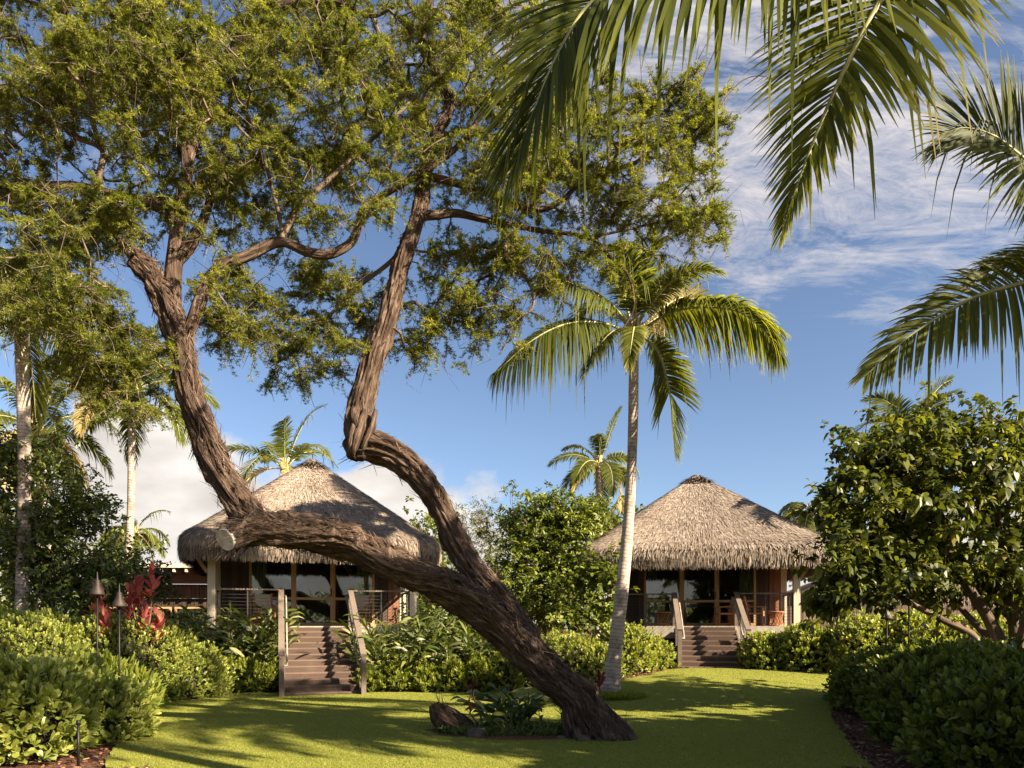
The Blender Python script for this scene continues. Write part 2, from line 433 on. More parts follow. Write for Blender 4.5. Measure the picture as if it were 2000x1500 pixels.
def build_world():
    w = bpy.data.worlds.new('World'); scene.world = w; w.use_nodes = True
    nt = w.node_tree; nt.nodes.clear(); L = nt.links
    out = nd(nt, 'ShaderNodeOutputWorld')
    sky = nd(nt, 'ShaderNodeTexSky', sky_type='NISHITA', sun_disc=False)
    sky.sun_elevation = SUN_EL; sky.sun_rotation = math.atan2(-LD[0], -LD[1]); sky.altitude = 0; sky.air_density = .74; sky.dust_density = 1.0; sky.ozone_density = 1.3
    bg = nd(nt, 'ShaderNodeBackground', i_Strength=SKY_STRENGTH); L.new(sky.outputs[0], bg.inputs['Color'])
    tc = nd(nt, 'ShaderNodeTexCoord'); sx = nd(nt, 'ShaderNodeSeparateXYZ'); L.new(tc.outputs['Generated'], sx.inputs[0])
    def math_(op, a, b=None, c=None, clamp=False):
        n = nd(nt, 'ShaderNodeMath', operation=op, use_clamp=clamp)
        for q, v in enumerate((a, b, c)):
            if v is None: continue
            if isinstance(v, (int, float)): n.inputs[q].default_value = v
            else: L.new(v, n.inputs[q])
        return n.outputs[0]
    ay = math_('MAXIMUM', math_('ABSOLUTE', sx.outputs['Y']), .08)
    u = math_('DIVIDE', sx.outputs['X'], ay); v = math_('DIVIDE', sx.outputs['Z'], ay)
    uv = nd(nt, 'ShaderNodeCombineXYZ'); L.new(u, uv.inputs[0]); L.new(v, uv.inputs[1])
    def blob(cu, cv, ru, rv):
        a = math_('POWER', math_('DIVIDE', math_('SUBTRACT', u, cu), ru), 2.0)
        b = math_('POWER', math_('DIVIDE', math_('SUBTRACT', v, cv), rv), 2.0)
        return math_('SUBTRACT', 1.0, math_('ADD', a, b), clamp=True)
    # thin high cirrus
    mp = nd(nt, 'ShaderNodeMapping'); mp.inputs['Rotation'].default_value = (0, 0, R(24)); mp.inputs['Scale'].default_value = (2.0, 7.5, 1)
    L.new(uv.outputs[0], mp.inputs['Vector'])
    n1 = nd(nt, 'ShaderNodeTexNoise', i_Scale=1.6, i_Detail=12.0, i_Roughness=.70, i_Distortion=1.4); L.new(mp.outputs[0], n1.inputs['Vector'])
    mp2 = nd(nt, 'ShaderNodeMapping'); mp2.inputs['Rotation'].default_value = (0, 0, R(-35)); mp2.inputs['Scale'].default_value = (5, 14, 1)
    L.new(uv.outputs[0], mp2.inputs['Vector'])
    n2 = nd(nt, 'ShaderNodeTexNoise', i_Scale=2.2, i_Detail=10.0, i_Roughness=.72, i_Distortion=1.2); L.new(mp2.outputs[0], n2.inputs['Vector'])
    region = math_('MAXIMUM', blob(.50, .66, .62, .25), blob(.25, .86, .6, .2))
    region = math_('MAXIMUM', region, math_('MULTIPLY', blob(.35, .48, .10, .07), .6))
    region = math_('MAXIMUM', region, math_('MULTIPLY', blob(.53, .44, .12, .04), .55))
    region = math_('MAXIMUM', region, math_('MULTIPLY', blob(-.65, .70, .3, .2), .4))
    base = math_('ADD', math_('MULTIPLY', n1.outputs['Fac'], .7), math_('MULTIPLY', n2.outputs['Fac'], .3))
    cir = math_('MULTIPLY', math_('SUBTRACT', math_('ADD', base, math_('MULTIPLY', region, .27)), .61), 5.0, clamp=True)
    cir = math_('MULTIPLY', cir, math_('POWER', region, .35)); cir = math_('MULTIPLY', cir, .85)
    # low cumulus
    mp3 = nd(nt, 'ShaderNodeMapping'); mp3.inputs['Scale'].default_value = (3.2, 5.2, 1); mp3.inputs['Location'].default_value = (.7, .3, 0)
    L.new(uv.outputs[0], mp3.inputs['Vector'])
    n3 = nd(nt, 'ShaderNodeTexNoise', i_Scale=1.5, i_Detail=10.0, i_Roughness=.55, i_Distortion=.25); L.new(mp3.outputs[0], n3.inputs['Vector'])
    un = math_('MULTIPLY_ADD', u, .5, .5, clamp=True)
    tops = ramp(nt, [(0, .24), (.18, .28), (.245, .30), (.30, .24), (.36, .19), (.41, .25), (.47, .20), (.53, .15), (.6, .10), (.70, .10), (.8, .19), (1, .16)], 'EASE')
    L.new(un, tops.inputs['Fac'])
    hgt = math_('SUBTRACT', tops.outputs[0], v)
    den = math_('ADD', math_('MULTIPLY', hgt, 9.0), math_('MULTIPLY', math_('SUBTRACT', n3.outputs['Fac'], .44), 2.6))
    cum = math_('MULTIPLY', den, 3.0, clamp=True)
    mp4 = nd(nt, 'ShaderNodeMapping'); mp4.inputs['Scale'].default_value = (3, 7, 1); mp4.inputs['Location'].default_value = (3.1, .05, 0); L.new(uv.outputs[0], mp4.inputs['Vector'])
    n4 = nd(nt, 'ShaderNodeTexNoise', i_Scale=2.0, i_Detail=5.0); L.new(mp4.outputs[0], n4.inputs['Vector'])
    ccol = ramp(nt, [(.3, (.31, .285, .262)), (.5, (.395, .37, .345)), (.68, (.47, .455, .43))]); L.new(n4.outputs['Fac'], ccol.inputs['Fac'])
    b_cum = nd(nt, 'ShaderNodeBackground', i_Strength=CLOUD); L.new(ccol.outputs[0], b_cum.inputs['Color'])
    b_cir = nd(nt, 'ShaderNodeBackground', i_Strength=CLOUD); b_cir.inputs['Color'].default_value = (.39, .36, .355, 1)
    m1 = nd(nt, 'ShaderNodeMixShader'); L.new(cir, m1.inputs[0]); L.new(bg.outputs[0], m1.inputs[1]); L.new(b_cir.outputs[0], m1.inputs[2])
    m2 = nd(nt, 'ShaderNodeMixShader'); L.new(cum, m2.inputs[0]); L.new(m1.outputs[0], m2.inputs[1]); L.new(b_cum.outputs[0], m2.inputs[2])
    L.new(m2.outputs[0], out.inputs['Surface'])
SKY_STRENGTH, CLOUD = 0.05, 0.60
build_world()
vs = scene.view_settings
vs.view_transform = 'Standard'; vs.look = 'None'; vs.gamma = 1; vs.exposure = 1.95
scene.render.film_transparent = False
scene.cycles.max_bounces = 8; scene.cycles.transparent_max_bounces = 12; scene.cycles.diffuse_bounces = 3; scene.cycles.glossy_bounces = 3

# ------------------------------------------------------------------ ground
def build_ground():
    xs = np.unique(np.concatenate([np.linspace(-300, -30, 12), np.linspace(-30, 30, 151), np.linspace(30, 300, 12)]))
    ys = np.unique(np.concatenate([np.linspace(-60, 0, 8), np.linspace(0, 36, 121), np.linspace(36, 500, 16)]))
    X, Y = np.meshgrid(xs, ys)
    Z = ground_z(X, Y) + .012 * vnoise(np.stack([X * 2, Y * 2, X * 0], -1)) - .012
    V = np.stack([X, Y, Z], -1).reshape(-1, 3); nx = len(xs)
    i = (np.arange(len(ys) - 1)[:, None] * nx + np.arange(nx - 1)[None]).ravel()
    mb = MB(); mb.add(V, np.stack([i, i + 1, i + nx + 1, i + nx], 1), smooth=True)
    structure(mb.build('ground', M['mulch']))
    # lawn outline, surveyed on the ground
    edge_px = [(205, 1560), (206, 1500), (222, 1462), (236, 1431), (205, 1412), (200, 1396), (240, 1389), (300, 1387), (296, 1366), (340, 1359), (420, 1355.5),
               (550, 1355), (700, 1354), (850, 1352), (960, 1349), (1020, 1345), (1110, 1339), (1210, 1330), (1270, 1318), (1325, 1308), (1445, 1307), (1560, 1307),
               (1640, 1304), (1652, 1318), (1650, 1345), (1640, 1370), (1628, 1385), (1622, 1398), (1634, 1420), (1650, 1440), (1664, 1465), (1700, 1500), (1760, 1560)]
    E = np.array([ground_pt(*p)[:2] for p in edge_px])
    E = np.vstack([[-4.6, -6], E, [4.6, -6]])
    E = catmull(np.hstack([E, np.zeros((len(E), 1))]), .18)[:, :2]
    E = E + .02 * rng.normal(size=E.shape)
    poly = E
    def inside(P):
        x, y = P[:, 0], P[:, 1]; r = np.zeros(len(P), bool)
        a, b = poly, np.roll(poly, -1, 0)
        for (x0, y0), (x1, y1) in zip(a, b):
            c = ((y0 > y) != (y1 > y)) & (x < (x1 - x0) * (y - y0) / (y1 - y0 + 1e-12) + x0)
            r ^= c
        return r
    gx, gy = np.meshgrid(np.arange(-12, 12, .35), np.arange(-6, 24, .35))
    G = np.stack([gx.ravel(), gy.ravel()], 1); G = G[inside(G)]
    pts = [Vector(p) for p in np.vstack([poly, G])]
    n = len(poly)
    vo, _, fo, *_ = geometry.delaunay_2d_cdt(pts, [(i, (i + 1) % n) for i in range(n)], [], 1, 1e-4)
    vo = np.array([[p[0], p[1]] for p in vo]); z = ground_z(vo[:, 0], vo[:, 1]) + .03
    mb = MB(); mb.add(np.column_stack([vo, z]), np.array([list(f) for f in fo if len(f) == 3]), smooth=True)
    # cut edge of the turf
    k = len(poly); zt = ground_z(poly[:, 0], poly[:, 1]) + .03
    Vt = np.vstack([np.column_stack([poly, zt]), np.column_stack([poly, zt - .06])]); j = np.arange(k); j2 = (j + 1) % k
    mb.add(Vt, np.stack([j, j2, k + j2, k + j], 1))
    structure(mb.build('lawn', M['lawn']))
    # blades of grass
    N = 330000
    D = 8.6 * (21.0 / 8.6) ** rng.random(N); px = rng.uniform(150, 1900, N); P = np.stack([(px - CX) / FP * D, D], 1)
    P = P[inside(P)]
    o = np.column_stack([P, ground_z(P[:, 0], P[:, 1]) + .028]); m = len(o)
    h = rng.uniform(.008, .019, m); a = rng.random(m) * 6.283; lean = rng.uniform(.1, .75, m)
    s = np.stack([np.cos(a), np.sin(a), 0 * a], 1); d = norm(np.stack([-np.sin(a) * lean, np.cos(a) * lean, np.ones(m)], 1))
    w = (.0032 + .0004 * o[:, 1])[:, None]
    V = np.stack([o - s * w, o + s * w, o + d * h[:, None]], 1).reshape(-1, 3)
    patch = .5 + .5 * fbm(np.column_stack([P * .5, 0 * P[:, 0]]), 3, 3)
    mb = MB(); mb.add(V, np.arange(3 * m).reshape(-1, 3), np.repeat(np.clip(.3 * rng.random(m) + .25 + .45 * patch - .05, 0, 1), 3))
    tag(mb.build('grass', M['grass']), 'short mown green grass blades over the whole lawn', 'grass', kind='stuff')
    # fallen leaves
    n = 260
    px = np.concatenate([rng.uniform(1450, 1760, 150), rng.uniform(300, 1500, 110)]); py = np.concatenate([1500 - 160 * rng.random(150) ** 1.6, rng.uniform(1370, 1500, 110)])
    o = np.array([ground_pt(a, b) for a, b in zip(px, py)]) + [0, 0, .045]
    d = rvec(n) * [1, 1, .15]; mb = MB()
    leaves(mb, o, d, np.tile([0, 0, 1.0], (n, 1)) + .4 * rvec(n), rng.uniform(.015, .05, n), rng.uniform(.012, .025, n), DIAM, bend=.2)
    tag(mb.build('leaf_litter', M['litter']), 'scattered dry fallen leaves on the grass', 'leaf litter', kind='stuff')
    # bark chips along the edges of the beds
    n = 9000
    t = rng.integers(0, len(poly), n); out = rng.uniform(.02, .9, n) ** 1.5
    tang = norm(np.column_stack([np.roll(poly, -1, 0) - poly, np.zeros(len(poly))]))
    nor = np.column_stack([tang[:, 1], -tang[:, 0]])
    sgn = -1 if inside(poly[40:41] + nor[40:41] * .1)[0] else 1
    P = poly[t] + nor[t] * (sgn * out)[:, None]; P = P[(~inside(P)) & (P[:, 1] > 4)]; m = len(P)
    o = np.column_stack([P, ground_z(P[:, 0], P[:, 1]) + rng.uniform(.0, .03, m)])
    mb = MB(); leaves(mb, o, rvec(m) * [1, 1, .25], rvec(m) + [0, 0, 1], rng.uniform(.03, .09, m), rng.uniform(.012, .03, m), [(0, .8), (.5, 1), (1, .7)], smooth=False)
    tag(mb.build('mulch', bark_chip), 'loose reddish brown bark chips along the lawn edges', 'mulch', kind='stuff')
bark_chip = leaf_mat('bark_chip', [(0, (.05, .024, .016)), (.5, (.14, .068, .042)), (1, (.33, .2, .13))], trans=.0, spec=.1)
build_ground()

# ------------------------------------------------------------------ trees
def bark_tube(mb, ctrl, sides=72, step=.03, lump=.12, furrow=.05, twist=1.5, seed=1, flare=0.0, mat=0, fibres=0, capend=False, cords=0):
    """ctrl rows: x, y, z, radius; a thick limb with real furrows"""
    C = catmull(np.asarray(ctrl, float), step); P, r = C[:, :3], np.maximum(C[:, 3], .004)
    T, N, B = frames(P)
    v = np.concatenate([[0], np.cumsum(np.linalg.norm(np.diff(P, axis=0), axis=1))])
    th = np.arange(sides) / sides * 2 * np.pi
    TH, VV = np.meshgrid(th, v); RR = r[:, None] * np.ones_like(TH)
    thw = TH + twist * VV * .25
    q = np.stack([np.cos(thw) * 1.1, np.sin(thw) * 1.1, VV * .9], -1)
    big = fbm(q, 3, seed)
    q2 = np.stack([np.cos(thw) * 3.2, np.sin(thw) * 3.2, VV * 1.1 + big * .3], -1)
    rid = 1 - np.abs(vnoise(q2, seed + 9)) * 2
    q3 = np.stack([np.cos(thw) * RR * 22, np.sin(thw) * RR * 22, VV * 2.6 + rid * .7 + big * .5], -1)
    rid2 = 1 - np.abs(vnoise(q3, seed + 19)) * 2
    q4 = np.stack([np.cos(thw) * RR * 75, np.sin(thw) * RR * 75, VV * 8 + rid2], -1)
    fine = vnoise(q4, seed + 29)
    D = RR * lump * 1.6 * big + RR * furrow * 1.7 * rid + np.minimum(RR * .5, .2) * furrow * .9 * rid2 + np.minimum(.006, RR * .05) * fine
    if furrow > .1:      # broken plates and hollows
        q5 = np.stack([np.cos(thw) * RR * 13, np.sin(thw) * RR * 13, VV * 3.4 + rid * .35], -1)
        D = D + np.minimum(RR * .3, .05) * (sstep(-.12, .10, vnoise(q5, seed + 61)) - .55) * (.6 + .4 * vnoise(q5 * .4, seed + 63))
        q6 = np.stack([np.cos(thw) * 1.6, np.sin(thw) * 1.6, VV * 2.3], -1); D = D - RR * .34 * sstep(.42, .75, vnoise(q6, seed + 71)) + RR * .22 * sstep(.5, .8, vnoise(q6 + 9.3, seed + 73))
    if flare:
        f = np.exp(-VV / .55); D = D + RR * f * flare * (.45 + .55 * np.cos(3 * TH + 1.0) + .35 * np.cos(7 * TH + 2))
    V = P[:, None] + (RR + D)[..., None] * (np.cos(TH)[..., None] * N[:, None] + np.sin(TH)[..., None] * B[:, None])
    n = len(P); i = np.arange(n - 1)[:, None] * sides; j = np.arange(sides)[None]; j2 = (j + 1) % sides
    F = np.stack([i + j, i + j2, i + sides + j2, i + sides + j], -1).reshape(-1, 4)
    tco = np.stack([np.cos(thw) * RR, np.sin(thw) * RR, VV], -1)
    mb.add(V.reshape(-1, 3), F, .5, tco.reshape(-1, 3), mat, True)
    if capend:
        mb.F.append((np.arange(sides) + (n - 1) * sides + mb.n - n * sides)[None]); mb.M.append(np.array([mat], np.int32)); mb.S.append(np.array([False]))
    for k in range(cords):      # ropy strands of bark winding along the limb
        a0 = rng.random() * 6.283; i0 = rng.integers(0, max(1, int(n * .75))); i1 = min(n - 2, i0 + int(rng.uniform(.9, 3.2) / step)); ii = np.arange(i0, i1, 2)
        if len(ii) < 8: continue
        vv = v[ii]; an = a0 - twist * vv * .25 + .55 * vnoise(np.column_stack([vv * .9, 0 * vv + k * 3.7, 0 * vv]), seed + 51)
        jj = (an / (2 * np.pi) * sides) % sides; j0 = jj.astype(int) % sides; j1 = (j0 + 1) % sides; f = (jj - np.floor(jj))[:, None]
        pc = V[ii, j0] * (1 - f) + V[ii, j1] * f; cr = r[ii] * rng.uniform(.10, .22) * np.sin(np.linspace(.25, np.pi - .15, len(ii))) ** .5
        pc = P[ii] + (pc - P[ii]) * (1 - .35 * cr / np.maximum(np.linalg.norm(pc - P[ii], axis=1), .01))[:, None]
        for q in range(3): pc[1:-1] = (pc[:-2] + pc[1:-1] * 2 + pc[2:]) / 4
        cv, cf, ct = tube(pc, cr, 12); cn = cv.copy(); cv = cv + (cr.repeat(12) * .35 * fbm(np.column_stack([ct[:, :2] * 40, ct[:, 2] * 5 + k]), 3, seed + k))[:, None] * norm(cv - pc.repeat(12, 0))
        ct[:, :2] *= .5 / max(.05, float(np.mean(cr)) * 4); ct[:, 2] += k * 1.7; mb.add(cv, cf, .5, ct, mat, True)
    if fibres:
        ii = rng.integers(2, n - 2, fibres); jj = rng.integers(0, sides, fibres)
        o = V[ii, jj]; nn = norm(o - P[ii]); tg = norm(T[ii] * rng.choice([-1, 1], fibres)[:, None] + .35 * np.cross(T[ii], nn) + .25 * rvec(fibres))
        m0 = mb.n
        leaves(mb, o - nn * .004, norm(tg + nn * np.where(rng.random(fibres) < .3, .3, .06)[:, None]), nn, rng.uniform(.08, .34, fibres), rng.uniform(.006, .022, fibres), [(0, .8), (.35, 1), (.7, .8), (1, .3)], bend=.05, rnd=rng.random(fibres), mat=mat)
        mb.T[-1] = np.repeat(tco[ii, jj], 8, 0) + (mb.V[-1] - np.repeat(o, 8, 0)) * .3
    return C

def grow(skel, tips, seg=.28, bf=.22, jit=.05, droop=.15):
    cap = 400 + sum(len(s) for s in skel) + len(tips) * 14
    pos = np.zeros((cap, 3)); par = np.full(cap, -1); dv = np.zeros((cap, 3)); pl = np.zeros(cap); sk = np.zeros(cap, bool); rad = np.zeros(cap)
    n = 0
    for s in skel:
        s = np.asarray(s); k = len(s); t = norm(np.gradient(s[:, :3], axis=0))
        pos[n:n+k] = s[:, :3]; dv[n:n+k] = t; sk[n:n+k] = True; rad[n:n+k] = s[:, 3]; n += k
    tips = np.asarray(tips)
    d0 = np.array([np.min(np.linalg.norm(pos[:n] - t, axis=1)) for t in tips])
    ends = []
    for k in np.argsort(d0):
        tip = tips[k]; d = np.linalg.norm(pos[:n] - tip, axis=1); i = int(np.argmin(d + bf * pl[:n])); L = d[i]
        if L < .06: continue
        m = min(14, max(1, int(math.ceil(L / seg))))
        if n + m >= cap: break
        ch = (tip - pos[i]) / L; p0 = pos[i]; p1 = p0 + norm(dv[i] * .45 + ch * .75) * L * .36; p2 = tip - norm(ch + [0, 0, -droop]) * L * .33
        t = (np.arange(1, m + 1) / m)[:, None]
        b = (1-t)**3 * p0 + 3*(1-t)**2*t * p1 + 3*(1-t)*t*t * p2 + t**3 * tip
        b[:-1] += rng.normal(size=(m - 1, 3)) * jit * min(1, L)
        pr = i
        for q in range(m):
            pos[n] = b[q]; par[n] = pr; dv[n] = norm(b[q] - pos[pr]); pl[n] = pl[pr] + np.linalg.norm(b[q] - pos[pr]); pr = n; n += 1
        ends.append(n - 1)
    cnt = np.zeros(n); cnt[ends] = 1
    for i in range(n - 1, -1, -1):
        if par[i] >= 0: cnt[par[i]] += cnt[i]
    return dict(pos=pos[:n], par=par[:n], dv=dv[:n], cnt=cnt, sk=sk[:n], rad=rad[:n], ends=np.array(ends), n=n)

def grow_mesh(mb, g, r0=.006, ex=.47, rmax=.2, mat=0, thick=.016):
    n = g['n']; r = np.minimum(r0 * np.maximum(g['cnt'], 1) ** ex, rmax); r = np.where(g['sk'], g['rad'], r)
    for i in range(n):
        p = g['par'][i]
        if p >= 0 and not g['sk'][i]: r[i] = min(r[i], r[p] * (.75 if g['sk'][p] else 1))
    kids = {}
    for i in range(n):
        if g['par'][i] >= 0: kids.setdefault(g['par'][i], []).append(i)
    A, Bq, ra, rb = [], [], [], []
    starts = [(p, c) for p, cs in kids.items() for c in cs if g['sk'][p] or c != max(cs, key=lambda q: g['cnt'][q])]
    for p, c in starts:
        ch = [p, c]
        while ch[-1] in kids: ch.append(max(kids[ch[-1]], key=lambda q: g['cnt'][q]))
        rr = r[ch].copy(); rr[0] = rr[1]
        k = int(np.sum(rr > thick))
        if k >= 3:
            P = np.column_stack([g['pos'][ch[:k+1]], rr[:k+1]]) if k < len(ch) else np.column_stack([g['pos'][ch], rr])
            P = catmull(P, .1); mb.tube(P[:, :3], P[:, 3], 7, mat=mat, caps=False)
        else: k = 0
        for q in range(max(k, 0), len(ch) - 1):
            A.append(g['pos'][ch[q]]); Bq.append(g['pos'][ch[q+1]]); ra.append(rr[q]); rb.append(rr[q+1])
    if A: sticks(mb, np.array(A), np.array(Bq), np.array(ra), np.array(rb), mat=mat)

def sample_blobs(blobs, conv, plume=False):
    out = []
    for (px, py, D, rx, ry, rd, n) in blobs:
        if plume:
            m = max(2, int(round(n * 1.45 / 8))); u = rvec(m); u = u * (rng.random(m) ** (1 / 2.6) * (1 + .35 * vnoise(u * 2.2 + px * .37, 3)))[:, None]
            for k in range(m):
                c = conv(px + u[k, 0] * rx, py + u[k, 1] * ry, D + u[k, 2] * rd); a = norm(rvec(1)[0] * [1, .8, .22] + [u[k, 0] * .7, 0, -.1]); Lp = rng.uniform(.55, 1.25)
                for t in np.linspace(-.5, .5, 8): out.append(c + a * (t * Lp) + [0, 0, -.25 * (t + .5) ** 2 * Lp] + rng.normal(size=3) * [.09, .09, .05])
            continue
        u = rvec(n); u = u * (rng.random(n) ** (1 / 2.5) * (1 + .5 * vnoise(u * 2.2 + px * .37, 3)))[:, None]
        for k in range(n): out.append(conv(px + u[k, 0] * rx, py + u[k, 1] * ry, D + u[k, 2] * rd))
    return np.array(out)

